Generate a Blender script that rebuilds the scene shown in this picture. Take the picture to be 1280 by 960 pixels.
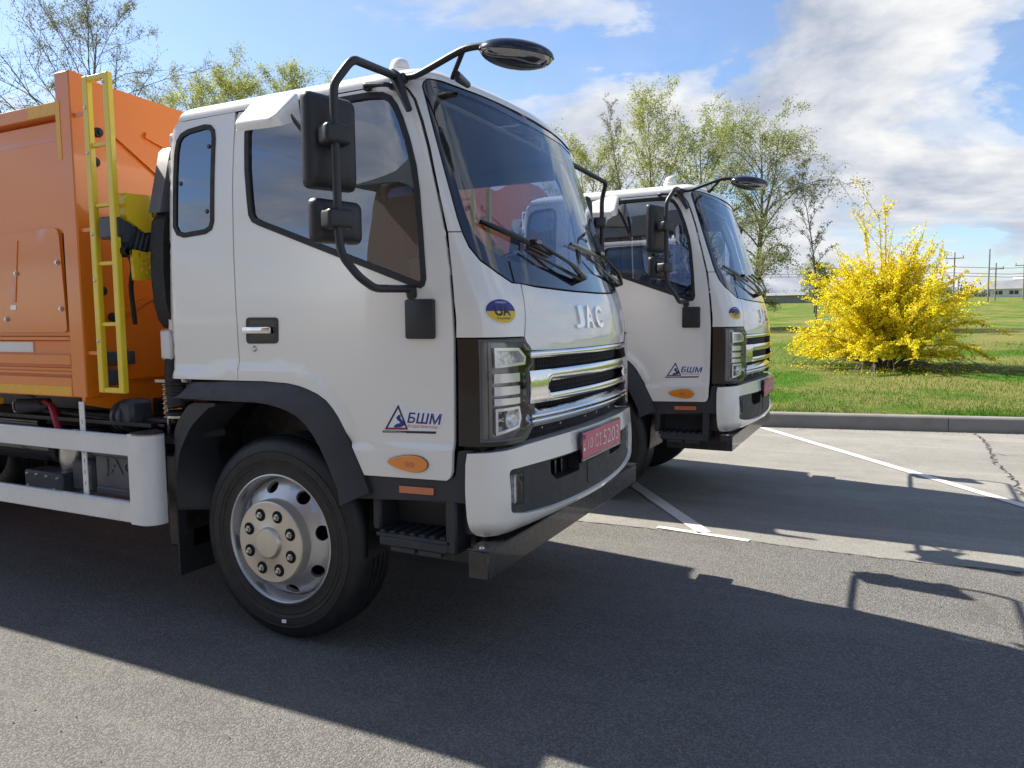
import bpy, bmesh, math, random
import numpy as np
from mathutils import Vector, Matrix, geometry
for o in list(bpy.data.objects): bpy.data.objects.remove(o)
scene = bpy.context.scene
COL = scene.collection
# ---------------------------------------------------------------- camera
cam = bpy.data.cameras.new('camera'); camo = bpy.data.objects.new('camera', cam); COL.objects.link(camo)
Rw = [[0.8973518, 0.0286196, -0.440387], [0.4412006, -0.0809971, 0.8937458], [-0.0100915, -0.9963034, -0.0853099]]  # rows: scene axes seen in camera (right, down, forward)
m = Matrix(((Rw[0][0], -Rw[0][1], -Rw[0][2], 2.4992), (Rw[1][0], -Rw[1][1], -Rw[1][2], -2.5793), (Rw[2][0], -Rw[2][1], -Rw[2][2], 1.5), (0, 0, 0, 1)))
camo.matrix_world = m
cam.sensor_fit = 'HORIZONTAL'; cam.sensor_width = 36; cam.lens = 932.21 / 1280 * 36
cam.clip_start = .05; cam.clip_end = 3000
scene.camera = camo
scene.render.resolution_x = 1024; scene.render.resolution_y = 768
# ---------------------------------------------------------------- light
SUNV = Vector((-.985, .145, 1.0)).normalized()
sun = bpy.data.lights.new('sun', 'SUN'); sun.energy = 5.0; sun.angle = math.radians(.55); sun.color = (1, .93, .82)
suno = bpy.data.objects.new('sun', sun); COL.objects.link(suno)
suno.rotation_euler = SUNV.to_track_quat('Z', 'Y').to_euler(); suno.location = (0, 0, 30)
scene.view_settings.view_transform = 'Standard'; scene.view_settings.look = 'None'
scene.view_settings.exposure = 1.17; scene.view_settings.gamma = 1
W = bpy.data.worlds.new('World'); scene.world = W; W.use_nodes = True
nt = W.node_tree; nt.nodes.clear()
def N(nt, t, **k):
    n = nt.nodes.new(t)
    for a, b in k.items():
        if a.startswith('i_'): n.inputs[a[2:].replace('_', ' ')].default_value = b
        else: setattr(n, a, b)
    return n
sky = N(nt, 'ShaderNodeTexSky', sky_type='NISHITA', sun_disc=False, sun_elevation=math.asin(SUNV.z), sun_rotation=math.atan2(SUNV.x, SUNV.y), air_density=1.0, dust_density=.6, ozone_density=1.6)
L = nt.links.new
tc = N(nt, 'ShaderNodeTexCoord'); sep = N(nt, 'ShaderNodeSeparateXYZ'); L(tc.outputs['Generated'], sep.inputs[0])
def M(op, a=None, b=None, c=None, nt=nt, clamp=False):
    n = nt.nodes.new('ShaderNodeMath'); n.operation = op; n.use_clamp = clamp
    for i, v in enumerate((a, b, c)):
        if v is None: continue
        if isinstance(v, (int, float)): n.inputs[i].default_value = v
        else: nt.links.new(v, n.inputs[i])
    return n.outputs[0]
def RAMP(nt, fac, stops, interp='LINEAR'):
    r = nt.nodes.new('ShaderNodeValToRGB'); r.color_ramp.interpolation = interp
    e = r.color_ramp.elements
    while len(e) < len(stops): e.new(.5)
    for i, (p, c) in enumerate(stops):
        e[i].position = p; e[i].color = (c, c, c, 1) if isinstance(c, (int, float)) else (*c, 1)
    nt.links.new(fac, r.inputs[0]); return r.outputs[0]
def NOISE(nt, vec, scale, detail=8, rough=.55, dist=0, loc=None, scl=None):
    if loc or scl:
        mp = nt.nodes.new('ShaderNodeMapping'); nt.links.new(vec, mp.inputs[0])
        if loc: mp.inputs['Location'].default_value = loc
        if scl: mp.inputs['Scale'].default_value = scl
        vec = mp.outputs[0]
    n = nt.nodes.new('ShaderNodeTexNoise'); n.inputs['Scale'].default_value = scale; n.inputs['Detail'].default_value = detail
    n.inputs['Roughness'].default_value = rough; n.inputs['Distortion'].default_value = dist
    nt.links.new(vec, n.inputs['Vector']); return n.outputs['Fac']
def MIX(nt, f, a, b, blend='MIX'):
    n = nt.nodes.new('ShaderNodeMix'); n.data_type = 'RGBA'; n.blend_type = blend
    for k, s, v in ((0, n.inputs[0], f), (1, n.inputs[6], a), (1, n.inputs[7], b)):
        if isinstance(v, (int, float)): s.default_value = (v, v, v, 1) if k else v
        elif isinstance(v, tuple): s.default_value = (*v, 1)
        else: nt.links.new(v, s)
    return n.outputs[2]
# clouds: a layer of cumulus overhead, seen in perspective (direction divided by height)
zc = M('ADD', M('MAXIMUM', sep.outputs[2], 0.0), .23)
cb = N(nt, 'ShaderNodeCombineXYZ'); L(M('DIVIDE', sep.outputs[0], zc), cb.inputs[0]); L(M('DIVIDE', sep.outputs[1], zc), cb.inputs[1])
cv = cb.outputs[0]
warp = NOISE(nt, cv, 1.6, 3, .5, 0, loc=(9, 4, 0))
n1 = NOISE(nt, cv, 1.25, 10, .57, .35, loc=(-4.2, 6.6, 0))
n2 = NOISE(nt, cv, 1.25, 10, .57, .35, loc=(-4.2 + .09, 6.6 - .02, 0))
n3 = NOISE(nt, cv, .38, 3, .5, 0, loc=(-4.2 * .7 + 3.1, 6.6 + 7.7, 0))
dens = M('ADD', M('MULTIPLY', n1, .72), M('MULTIPLY', n3, .42))
hz = RAMP(nt, sep.outputs[2], [(0.0, .09), (.10, .05), (.30, .01), (.6, -.01)])
mask = RAMP(nt, M('ADD', dens, hz), [(.562, 0.0), (.594, .62), (.65, 1.0)], 'EASE')
thin = RAMP(nt, NOISE(nt, cv, 2.6, 8, .65, .8, loc=(1.2, 8.8, 0)), [(.45, 0.0), (.75, .22)])
mask = M('MAXIMUM', mask, M('MULTIPLY', thin, RAMP(nt, M('ADD', dens, hz), [(.44, 0.0), (.56, 1.0)])))
shade2 = M('ADD', M('MULTIPLY', M('SUBTRACT', n1, n2), 4.6), M('SUBTRACT', 1.30, M('MULTIPLY', M('ADD', dens, hz), 1.25)), clamp=True)
ccol = MIX(nt, shade2, (2.5, 2.85, 3.6), (5.7, 5.7, 5.65))
skyc = MIX(nt, 1.0, sky.outputs[0], (.90, .97, 1.08), 'MULTIPLY')
out = N(nt, 'ShaderNodeOutputWorld'); bg = N(nt, 'ShaderNodeBackground'); bg.inputs[1].default_value = .078
L(MIX(nt, mask, skyc, ccol), bg.inputs[0]); L(bg.outputs[0], out.inputs[0])
# ---------------------------------------------------------------- materials
def newmat(name):
    m = bpy.data.materials.new(name); m.use_nodes = True; t = m.node_tree; b = t.nodes['Principled BSDF']; return m, t, b
def pm(name, col, rough=.5, metal=0, coat=0, bump=0, bscale=200, var=0, vscale=3, spec=None, alpha=None, coatr=.03, dust=0):
    m, t, b = newmat(name); b.inputs['Base Color'].default_value = (*col, 1)
    b.inputs['Roughness'].default_value = rough; b.inputs['Metallic'].default_value = metal
    b.inputs['Coat Weight'].default_value = coat; b.inputs['Coat IOR'].default_value = 1.62; b.inputs['Coat Roughness'].default_value = coatr
    if spec is not None: b.inputs['Specular IOR Level'].default_value = spec
    g = t.nodes.new('ShaderNodeTexCoord').outputs['Object']
    if var:
        n = NOISE(t, g, vscale, 5, .6); lo = tuple(c * (1 - var) for c in col); hi = tuple(min(1, c * (1 + var)) for c in col)
        c_ = MIX(t, RAMP(t, n, [(.35, 0), (.65, 1)]), lo, hi)
        if dust: c_ = MIX(t, RAMP(t, NOISE(t, g, vscale * 2.3, 6, .7), [(.45, 0.0), (.8, dust)]), c_, (.28, .25, .21))
        t.links.new(c_, b.inputs['Base Color'])
        t.links.new(RAMP(t, NOISE(t, g, vscale * 4, 5, .6), [(.3, max(.02, rough * .8)), (.7, min(1, rough * 1.2))]), b.inputs['Roughness'])
    if bump:
        n = NOISE(t, g, bscale, 4, .6); bp = t.nodes.new('ShaderNodeBump'); bp.inputs['Strength'].default_value = bump; bp.inputs['Distance'].default_value = .002
        t.links.new(n, bp.inputs['Height']); t.links.new(bp.outputs[0], b.inputs['Normal'])
    return m
def glass(name, tint, f0=.06, rough=.0, refl=(1, 1, 1)):
    m = bpy.data.materials.new(name); m.use_nodes = True; t = m.node_tree; t.nodes.clear()
    lw = t.nodes.new('ShaderNodeLayerWeight'); lw.inputs[0].default_value = .5
    f = M('ADD', M('MULTIPLY', M('POWER', lw.outputs['Facing'], 4.5, nt=t), 1 - f0, nt=t), f0, nt=t)
    tr = t.nodes.new('ShaderNodeBsdfTransparent'); tr.inputs[0].default_value = (*tint, 1)
    gl = t.nodes.new('ShaderNodeBsdfGlossy'); gl.inputs[0].default_value = (*refl, 1); gl.inputs['Roughness'].default_value = rough
    mx = t.nodes.new('ShaderNodeMixShader'); t.links.new(f, mx.inputs[0]); t.links.new(tr.outputs[0], mx.inputs[1]); t.links.new(gl.outputs[0], mx.inputs[2])
    o = t.nodes.new('ShaderNodeOutputMaterial'); t.links.new(mx.outputs[0], o.inputs[0]); return m
WHITE = pm('white_paint', (.82, .80, .745), .34, coat=1, var=.015, vscale=1.5, coatr=.015, bump=.03, bscale=2.5)
PLWHITE = pm('white_rail_paint', (.74, .74, .73), .32, coat=.5, var=.03, vscale=4, dust=.12)
ORANGE = pm('orange_paint', (.80, .205, .003), .36, coat=.5, var=.03, vscale=1.2, dust=.03, coatr=.06, bump=.12, bscale=3.5)
YELLOW = pm('yellow_paint', (.82, .60, .02), .38, coat=.4, var=.04)
TAPEY = pm('yellow_reflective_tape', (.85, .44, .02), .3, var=.05, vscale=20)
PLASTIC = pm('dark_plastic', (.022, .023, .028), .42, bump=.25, bscale=900, var=.1, vscale=6)
MATTE = pm('dark_plastic_matte', (.030, .032, .040), .55, bump=.3, bscale=700, var=.12, vscale=5)
GLOSSB = pm('gloss_black', (.006, .006, .008), .16, coat=.3)
FRIT = pm('black_glass_border', (.008, .009, .016), .08, coat=1)
RUBBER = pm('rubber', (.016, .016, .018), .62, bump=.2, bscale=300, var=.15, vscale=8)
TYRE = pm('tyre_rubber', (.008, .009, .011), .52, bump=.35, bscale=260, var=.2, vscale=7, dust=.05)
CHASSIS = pm('chassis_black', (.012, .012, .014), .38, var=.3, vscale=7, dust=.18)
CHROME = pm('chrome', (.82, .83, .84), .07, metal=1)
GCHROME = pm('grille_chrome', (.76, .77, .79), .06, metal=1, bump=.35, bscale=45)
SILVER = pm('silver_wheel_paint', (.52, .53, .55), .34, metal=.75, bump=.15, bscale=300, var=.04, vscale=12)
HUBM = pm('hub_plate_steel', (.62, .57, .49), .36, metal=.7, bump=.1, bscale=200, var=.05, vscale=9)
STEEL = pm('bright_steel', (.55, .55, .54), .3, metal=1, var=.1, vscale=30)
AMBER = pm('amber_lens', (.85, .25, .01), .15, coat=1)
REFL = pm('orange_reflector', (.60, .16, .06), .3, coat=.8, bump=.8, bscale=500)
LAMPW = pm('lamp_bulb_housing', (.72, .73, .75), .2, metal=.55, bump=.5, bscale=90, var=.3, vscale=60)
LAMPT = pm('lamp_chrome_trim', (.80, .81, .83), .16, metal=.6)
LAMPG = pm('lamp_reflector_grey', (.36, .36, .37), .22, metal=.5, var=.3, vscale=9)
LENS = glass('lamp_lens_glass', (.95, .95, .96), .035)
WSG = glass('windscreen_glass', (.92, .93, .97), .11, refl=(.80, .90, 1))
SIDEG = glass('side_window_glass', (.34, .40, .54), .23, refl=(.80, .87, 1))
QG = glass('tinted_quarter_glass', (.05, .065, .11), .24, refl=(.85, .92, 1))
MIRR = pm('mirror_glass', (.85, .85, .87), .02, metal=1)
DMIRR = pm('down_mirror_glass', (.30, .31, .33), .10, metal=1)
GREYP = pm('grey_plastic', (.10, .105, .12), .45, var=.1)
GREYM = pm('grey_machinery', (.055, .065, .08), .45, var=.2, vscale=8)
LINER = pm('headlining', (.22, .22, .235), .9)
TRIM = pm('interior_trim', (.05, .05, .055), .7)
SEATM = pm('seat_fabric', (.05, .05, .058), .9, bump=.3, bscale=400)
RED = pm('plate_red', (.62, .13, .19), .4, var=.08, vscale=15)
WTXT = pm('plate_white_print', (.82, .70, .70), .5)
BLUEP = pm('sticker_blue', (.025, .03, .22), .4)
YELP = pm('sticker_yellow', (.75, .50, .03), .4)
WHP = pm('sticker_white', (.82, .82, .84), .4)
BLKP = pm('sticker_black', (.02, .018, .03), .4)
ORP = pm('sticker_orange', (.70, .16, .03), .4)
REDP = pm('sticker_dark_red', (.30, .02, .04), .4)
CABLE = pm('red_cable', (.42, .02, .05), .45)
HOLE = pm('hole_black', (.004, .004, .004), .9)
# ---------------------------------------------------------------- mesh helpers
ORG = np.array([0., .85, 0.])       # all truck geometry is stored relative to its root
USEORG = [False]
def tag(o, label=None, cat=None, group=None, kind=None):
    if label: o['label'] = label
    if cat: o['category'] = cat
    if group: o['group'] = group
    if kind: o['kind'] = kind
    return o
def link(name, me, parent=None, mat=None):
    o = bpy.data.objects.new(name, me); COL.objects.link(o)
    if parent: o.parent = parent
    if mat is not None and me is not None and not me.materials:
        for x in (mat if isinstance(mat, (list, tuple)) else [mat]): me.materials.append(x)
    return o
class MB:
    def __init__(s): s.v = []; s.f = []; s.n = 0; s.m = []
    def add(s, v, f, mi=0):
        v = np.asarray(v, float); s.v.append(v); s.f += [tuple(int(i) + s.n for i in q) for q in f]; s.m += [mi] * len(f); s.n += len(v); return s
    def box(s, lo, hi, bev=0, rot=None, seg=1, mi=0):
        lo = np.array(lo, float); hi = np.array(hi, float); c = (lo + hi) / 2; h = np.abs(hi - lo) / 2
        bm = bmesh.new(); bmesh.ops.create_cube(bm, size=2)
        for q in bm.verts: q.co = Vector((q.co.x * h[0], q.co.y * h[1], q.co.z * h[2]))
        if bev: bmesh.ops.bevel(bm, geom=bm.edges[:], offset=min(bev, h.min() * .9), segments=seg, profile=.5, affect='EDGES')
        R = Matrix.Identity(3) if rot is None else rot
        bm.verts.index_update()
        v = [R @ q.co + Vector(c) for q in bm.verts]; f = [[q.index for q in p.verts] for p in bm.faces]; bm.free()
        return s.add([tuple(q) for q in v], f, mi)
    def tube(s, pts, r, n=10, fillet=0, cap=True, mi=0):
        P = [np.array(p, float) for p in pts]
        if fillet and len(P) > 2:
            Q = [P[0]]
            for i in range(1, len(P) - 1):
                a, b, c = P[i - 1], P[i], P[i + 1]; d1 = a - b; d2 = c - b; l1 = np.linalg.norm(d1); l2 = np.linalg.norm(d2)
                q1 = b + d1 / l1 * min(fillet, l1 * .48); q2 = b + d2 / l2 * min(fillet, l2 * .48)
                for t in np.linspace(0, 1, 7): Q.append((1 - t) ** 2 * q1 + 2 * t * (1 - t) * b + t * t * q2)
            Q.append(P[-1]); P = Q
        P = np.array(P); k = len(P); rr = np.broadcast_to(np.asarray(r, float), (k,)) if not (isinstance(r, (list, tuple)) and len(r) != k) else np.interp(np.linspace(0, 1, k), np.linspace(0, 1, len(r)), r)
        T = np.gradient(P, axis=0); T /= np.linalg.norm(T, axis=1)[:, None] + 1e-12
        up = np.array([0, 0, 1.]) if abs(T[0][2]) < .9 else np.array([1., 0, 0])
        u = np.cross(T[0], up); u /= np.linalg.norm(u); vs = []
        for i in range(k):
            u = u - T[i] * (u @ T[i]); u /= np.linalg.norm(u) + 1e-12; w = np.cross(T[i], u)
            for j in range(n):
                a = 2 * math.pi * j / n; vs.append(P[i] + rr[i] * (math.cos(a) * u + math.sin(a) * w))
        f = [(i * n + j, i * n + (j + 1) % n, (i + 1) * n + (j + 1) % n, (i + 1) * n + j) for i in range(k - 1) for j in range(n)]
        if cap: f += [tuple(range(n - 1, -1, -1)), tuple((k - 1) * n + j for j in range(n))]
        return s.add(vs, f, mi)
    def lathe(s, prof, c=(0, 0, 0), axis='Y', n=48, mi=0, closed=False):
        vs = []; k = len(prof)
        for j in range(n):
            a = 2 * math.pi * j / n; ca, sa = math.cos(a), math.sin(a)
            for r, h in prof:
                vs.append((c[0] + r * ca, c[1] + h, c[2] + r * sa) if axis == 'Y' else ((c[0] + r * ca, c[1] + r * sa, c[2] + h) if axis == 'Z' else (c[0] + h, c[1] + r * ca, c[2] + r * sa)))
        f = [(j * k + i, ((j + 1) % n) * k + i, ((j + 1) % n) * k + i + 1, j * k + i + 1) for j in range(n) for i in range(k - 1)]
        return s.add(vs, f, mi)
    def prism(s, poly, axis, d0, d1, mi=0):
        n = len(poly); mk = {'X': lambda a, b, d: (d, a, b), 'Y': lambda a, b, d: (a, d, b), 'Z': lambda a, b, d: (a, b, d)}[axis]
        v = [mk(a, b, d0) for a, b in poly] + [mk(a, b, d1) for a, b in poly]
        f = [tuple(range(n)), tuple(range(2 * n - 1, n - 1, -1))] + [(i, i + n, (i + 1) % n + n, (i + 1) % n) for i in range(n)]
        return s.add(v, f, mi)
    def build(s, name, mat, parent=None, smooth=True, angle=38, loc=None):
        v = np.concatenate(s.v) if s.v else np.zeros((0, 3))
        if USEORG[0]: v = v - ORG
        if loc is not None: v = v - np.array(loc)
        me = bpy.data.meshes.new(name); me.from_pydata(v.tolist(), [], s.f)
        bm = bmesh.new(); bm.from_mesh(me); bmesh.ops.recalc_face_normals(bm, faces=bm.faces[:]); bm.to_mesh(me); bm.free()
        if any(s.m): me.polygons.foreach_set('material_index', s.m)
        if smooth:
            me.polygons.foreach_set('use_smooth', [True] * len(me.polygons)); me.set_sharp_from_angle(angle=math.radians(angle))
        o = link(name, me, parent, mat)
        if loc is not None: o.location = loc
        return o
def rawmesh(name, v, f, mat, parent=None, smooth=False, normals=None):
    v = np.asarray(v, float)
    if USEORG[0]: v = v - ORG
    me = bpy.data.meshes.new(name); me.from_pydata(v.tolist(), [], [tuple(map(int, q)) for q in f])
    if smooth or normals is not None: me.polygons.foreach_set('use_smooth', [True] * len(me.polygons))
    me.validate()
    if normals is not None: me.normals_split_custom_set_from_vertices([tuple(map(float, q)) for q in normals])
    return link(name, me, parent, mat)
def repeat(first, locs, parent=None, rots=None):
    """copies of one small part at other places, sharing its mesh (each first mesh is centred on its own origin)"""
    out = []
    for i, l in enumerate(locs):
        o = first if i == 0 else first.copy()
        if i: COL.objects.link(o)
        if parent: o.parent = parent
        o.location = tuple(np.array(l, float) - (ORG if USEORG[0] else 0))
        if rots: o.rotation_euler = rots[i]
        out.append(o)
    return out
# ---------------------------------------------------------------- cab skin: plan profile swept up the height
YC = .850; HW = .886
PROF = np.array([(0,0),(-.0015,.1),(-.006,.2),(-.012,.3),(-.021,.4),(-.033,.5),(-.050,.6),(-.065,.68),(-.078,.75),(-.097,.805),(-.124,.838),(-.162,.862),(-.215,.876),(-.27,.884),(-.35,.886),(-.48,.886)])
def _dense():
    P = PROF; Q = np.vstack([[P[1][0], -P[1][1]], P, [P[-1][0] - .12, P[-1][1]]]); out = []
    for i in range(1, len(Q) - 2):
        p0, p1, p2, p3 = Q[i-1], Q[i], Q[i+1], Q[i+2]
        for t in np.linspace(0, 1, 12, endpoint=False):
            out.append(.5 * ((2*p1) + (-p0+p2)*t + (2*p0-5*p1+4*p2-p3)*t*t + (-p0+3*p1-3*p2+p3)*t**3))
    out.append(P[-1]); out = np.array(out); out = out - out[0]
    return np.concatenate([[0], np.cumsum(np.linalg.norm(np.diff(out, axis=0), axis=1))]), out
A_, D_ = _dense(); AEND = A_[-1]
ZX = [(.3,1.265),(1.05,1.265),(1.35,1.264),(1.46,1.258),(1.55,1.242),(1.62,1.218),(1.70,1.188),(1.85,1.137),(2.0,1.086),(2.2,1.018),(2.47,.927),(2.7,.84)]
ZW = [(.3,.886),(1.6,.886),(1.85,.880),(2.1,.866),(2.3,.850),(2.47,.830),(2.7,.80)]
def lin(z, T, w=.06):
    xs = [t[0] for t in T]; ys = [t[1] for t in T]
    return sum(np.interp(z + d * w, xs, ys) for d in (-1, -.5, 0, .5, 1)) / 5
ARCH = np.array([(-.66,1.29),(-.4,1.305),(-.16,1.315),(.085,1.325),(.15,1.320),(.201,1.309),(.26,1.287),(.312,1.258),(.36,1.228),(.397,1.198),(.435,1.163),(.468,1.128),(.509,1.064)])
LOW = np.array([(.47,.985),(.98,1.009),(1.1,1.012)])
def polydist(x, z, P):
    d = np.full(np.shape(x), 9.)
    for i in range(len(P) - 1):
        a, b = P[i], P[i+1]; ab = b - a; t = np.clip(((x - a[0]) * ab[0] + (z - a[1]) * ab[1]) / (ab @ ab), 0, 1)
        d = np.minimum(d, np.hypot(x - a[0] - t * ab[0], z - a[1] - t * ab[1]))
    return d
def flare(x, z):
    s = lambda t: np.clip(t, 0, 1) ** 2 * (3 - 2 * np.clip(t, 0, 1))
    h1 = np.where((x < .509) & (z < np.interp(x, ARCH[:, 0], ARCH[:, 1])), s(polydist(x, z, ARCH) / .035), 0) * s((z - .98) / .06) * s((.52 - x) / .05)
    h2 = np.where(z < np.interp(x, LOW[:, 0], LOW[:, 1]), s(polydist(x, z, LOW) / .022), 0)
    return .013 * np.maximum(h1, h2)
def S(a, z):
    """a = distance round the nose from the centre line, positive to the near (right) side"""
    a = np.asarray(a, float); z = np.asarray(z, float); s = np.where(a < 0, 1., -1.); b = np.abs(a)
    dx = np.where(b <= AEND, np.interp(b, A_, D_[:, 0]), D_[-1, 0] - (b - AEND)); v = np.interp(b, A_, D_[:, 1])
    return np.stack([lin(z, ZX) + dx, YC + s * v * lin(z, ZW) / HW, z], -1)
def a_of_x(x, z):
    dx = x - lin(z, ZX)
    return np.where(dx < D_[-1, 0], AEND + (D_[-1, 0] - dx), np.interp(-dx, -D_[:, 0], A_))
def mapA(off=0.):
    def F(a, z):
        e = 2e-3
        def base(a, z):
            p = S(a, z); n = np.cross(S(a + e, z) - S(a - e, z), S(a, z + e) - S(a, z - e)); n /= np.linalg.norm(n, axis=-1)[..., None]
            return p, n * np.sign(n[..., 0:1] * (p[..., 0:1] + 1.5) + n[..., 1:2] * (p[..., 1:2] - YC))
        p, n = base(a, z)
        if not callable(off): return p + n * off, n
        def D(a, z): p, n = base(a, z); return p + n * off(a, z)[..., None]
        m = np.cross(D(a + e, z) - D(a - e, z), D(a, z + e) - D(a, z - e)); m /= np.linalg.norm(m, axis=-1)[..., None]
        return D(a, z), m * np.sign((m * n).sum(-1))[..., None]
    return F
def mapX(side=-1, off=0., fl=True):
    """side panels: (x, z) on the near (-1) or far (+1) flank, with the pressed wheel-arch crease and the rounded rear edge"""
    def P(x, z):
        p = S(a_of_x(x, z), z)
        o = (flare(x, z) if fl else 0) + (off(x, z) if callable(off) else off)
        t = np.clip((-.575 - x) / .062, 0, 1)
        p[..., 1] += -o + .055 * (1 - np.sqrt(np.clip(1 - t * t, 0, 1)))
        if side > 0: p[..., 1] = 2 * YC - p[..., 1]
        return p
    def F(x, z):
        e = 2e-3; p = P(x, z); n = np.cross(P(x + e, z) - P(x - e, z), P(x, z + e) - P(x, z - e)); n /= np.linalg.norm(n, axis=-1)[..., None]
        n *= np.sign(n[..., 1:2] * side + n[..., 0:1] * .3); return p, n
    return F
def mapplane(o, u, v):
    o, u, v = (np.array(t, float) for t in (o, u, v)); nn = np.cross(u, v); nn /= np.linalg.norm(nn)
    def F(a, b):
        a = np.asarray(a, float); b = np.asarray(b, float)
        return o + a[..., None] * u + b[..., None] * v, np.broadcast_to(nn, (*a.shape, 3)).copy()
    return F
def resample(P, step):
    P = np.asarray(P, float); out = []
    for i in range(len(P)):
        a, b = P[i], P[(i + 1) % len(P)]; n = max(1, int(math.ceil(np.linalg.norm(b - a) / step)))
        for k in range(n): out.append(a + (b - a) * k / n)
    return np.array(out)
def chaikin(P, it=2, w=.25):
    P = np.asarray(P, float)
    for _ in range(it):
        Q = np.roll(P, -1, 0); P = np.stack([(1 - w) * P + w * Q, w * P + (1 - w) * Q], 1).reshape(-1, 2)
    return P
def rnd(P, r, n=5):
    """round every corner of a polygon with radius about r"""
    P = np.asarray(P, float); out = []
    for i in range(len(P)):
        a, b, c = P[i - 1], P[i], P[(i + 1) % len(P)]; l1 = np.linalg.norm(a - b); l2 = np.linalg.norm(c - b)
        q1 = b + (a - b) / l1 * min(r, l1 * .45); q2 = b + (c - b) / l2 * min(r, l2 * .45)
        for t in np.linspace(0, 1, n): out.append((1 - t) ** 2 * q1 + 2 * t * (1 - t) * b + t * t * q2)
    return np.array(out)
def pip(x, y, P):
    ins = np.zeros(x.shape, bool); n = len(P)
    for i in range(n):
        (x1, y1), (x2, y2) = P[i], P[(i + 1) % n]
        if y1 == y2: continue
        c = ((y1 > y) != (y2 > y)) & (x < (x2 - x1) * (y - y1) / (y2 - y1) + x1); ins ^= c
    return ins
def inset(P, d):
    P = np.asarray(P, float); A = .5 * sum(P[i][0] * P[(i+1) % len(P)][1] - P[(i+1) % len(P)][0] * P[i][1] for i in range(len(P)))
    s = 1 if A > 0 else -1; out = []
    for i in range(len(P)):
        a, b, c = P[i - 1], P[i], P[(i + 1) % len(P)]
        e1 = (b - a) / (np.linalg.norm(b - a) + 1e-9); e2 = (c - b) / (np.linalg.norm(c - b) + 1e-9)
        n1 = np.array([-e1[1], e1[0]]) * s; n2 = np.array([-e2[1], e2[0]]) * s; nn = n1 + n2; nn /= max(.35, (nn @ nn) / 2) 
        out.append(b + nn * d)
    return np.array(out)
def patch(name, F, poly, mat, parent=None, holes=(), step=.03, rim=.012, rimh=None, lip=.0015, build=True):
    """a sheet of bodywork: a 2-D outline (with holes) meshed finely, laid on the surface F and given turned-in edges"""
    loops = [resample(poly, step)] + [resample(h, step) for h in holes]
    V = np.concatenate(loops); P0 = loops[0]
    lo, hi = P0.min(0), P0.max(0)
    gx = np.arange(lo[0] + step * .5, hi[0], step); gz = np.arange(lo[1] + step * .5, hi[1], step)
    if len(gx) and len(gz):
        X, Z = np.meshgrid(gx, gz); X[::2] += step * .5; X = X.ravel(); Z = Z.ravel()
        k = pip(X, Z, P0)
        for h in loops[1:]: k &= ~pip(X, Z, h)
        X, Z = X[k], Z[k]
        if len(X):
            d = np.full(len(X), 9.)
            for i in range(0, len(V)): d = np.minimum(d, (X - V[i, 0]) ** 2 + (Z - V[i, 1]) ** 2)
            k = d > (step * .55) ** 2; V = np.concatenate([V, np.stack([X[k], Z[k]], 1)])
    E = []; s = 0
    for l in loops: E += [(s + i, s + (i + 1) % len(l)) for i in range(len(l))]; s += len(l)
    cv, ce, cf, *_ = geometry.delaunay_2d_cdt([Vector(q) for q in V], E, [], 0, 1e-6)
    cv = np.array([tuple(q) for q in cv]); T = np.array([t for t in cf if len(t) == 3])
    c = cv[T].mean(1); k = pip(c[:, 0], c[:, 1], P0)
    for h in loops[1:]: k &= ~pip(c[:, 0], c[:, 1], h)
    T = T[k]; p, n = F(cv[:, 0], cv[:, 1])
    fn = np.cross(p[T[:, 1]] - p[T[:, 0]], p[T[:, 2]] - p[T[:, 0]]); fl = (fn * n[T[:, 0]]).sum(1) < 0; T[fl] = T[fl][:, ::-1]
    vs = [p]; ns = [n]; fs = [tuple(t) for t in T]; base = len(p)
    if rim:
        for li, l in enumerate(loops):
            q, m_ = F(l[:, 0], l[:, 1]); k = len(l)
            t = np.roll(q, -1, 0) - np.roll(q, 1, 0); t /= np.linalg.norm(t, axis=1)[:, None] + 1e-9; o = np.cross(t, m_)
            cen = q.mean(0); sgn = np.sign(((q - cen) * o).sum(1).mean()); o *= sgn * (1 if li == 0 else -1)
            rr = rim if li == 0 or rimh is None else rimh
            r1 = q + o * 0; r2 = q - m_ * lip + o * lip * .6; r3 = q - m_ * rr
            b = base; vs += [r1, r2, r3]; na = m_ + o; na /= np.linalg.norm(na, axis=1)[:, None]; ns += [na, o, o]; base += 3 * k
            for j in range(k):
                j2 = (j + 1) % k
                for r in (0, 1):
                    f = (b + r * k + j, b + r * k + j2, b + (r + 1) * k + j2, b + (r + 1) * k + j)
                    fs.append(f)
            # orient
            allv = np.concatenate(vs); alln = np.concatenate(ns)
            for idx in range(len(fs) - 2 * k, len(fs)):
                f = fs[idx]; g = np.cross(allv[f[1]] - allv[f[0]], allv[f[3]] - allv[f[0]])
                if g @ alln[f[0]] < 0: fs[idx] = f[::-1]
    vs = np.concatenate(vs); ns = np.concatenate(ns)
    if not build: return vs, fs, ns
    return rawmesh(name, vs, fs, mat, parent, normals=ns)
def mirror2(P): P = np.asarray(P, float); return np.concatenate([P, (P * [-1, 1])[::-1]])
_fc = {}
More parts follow.
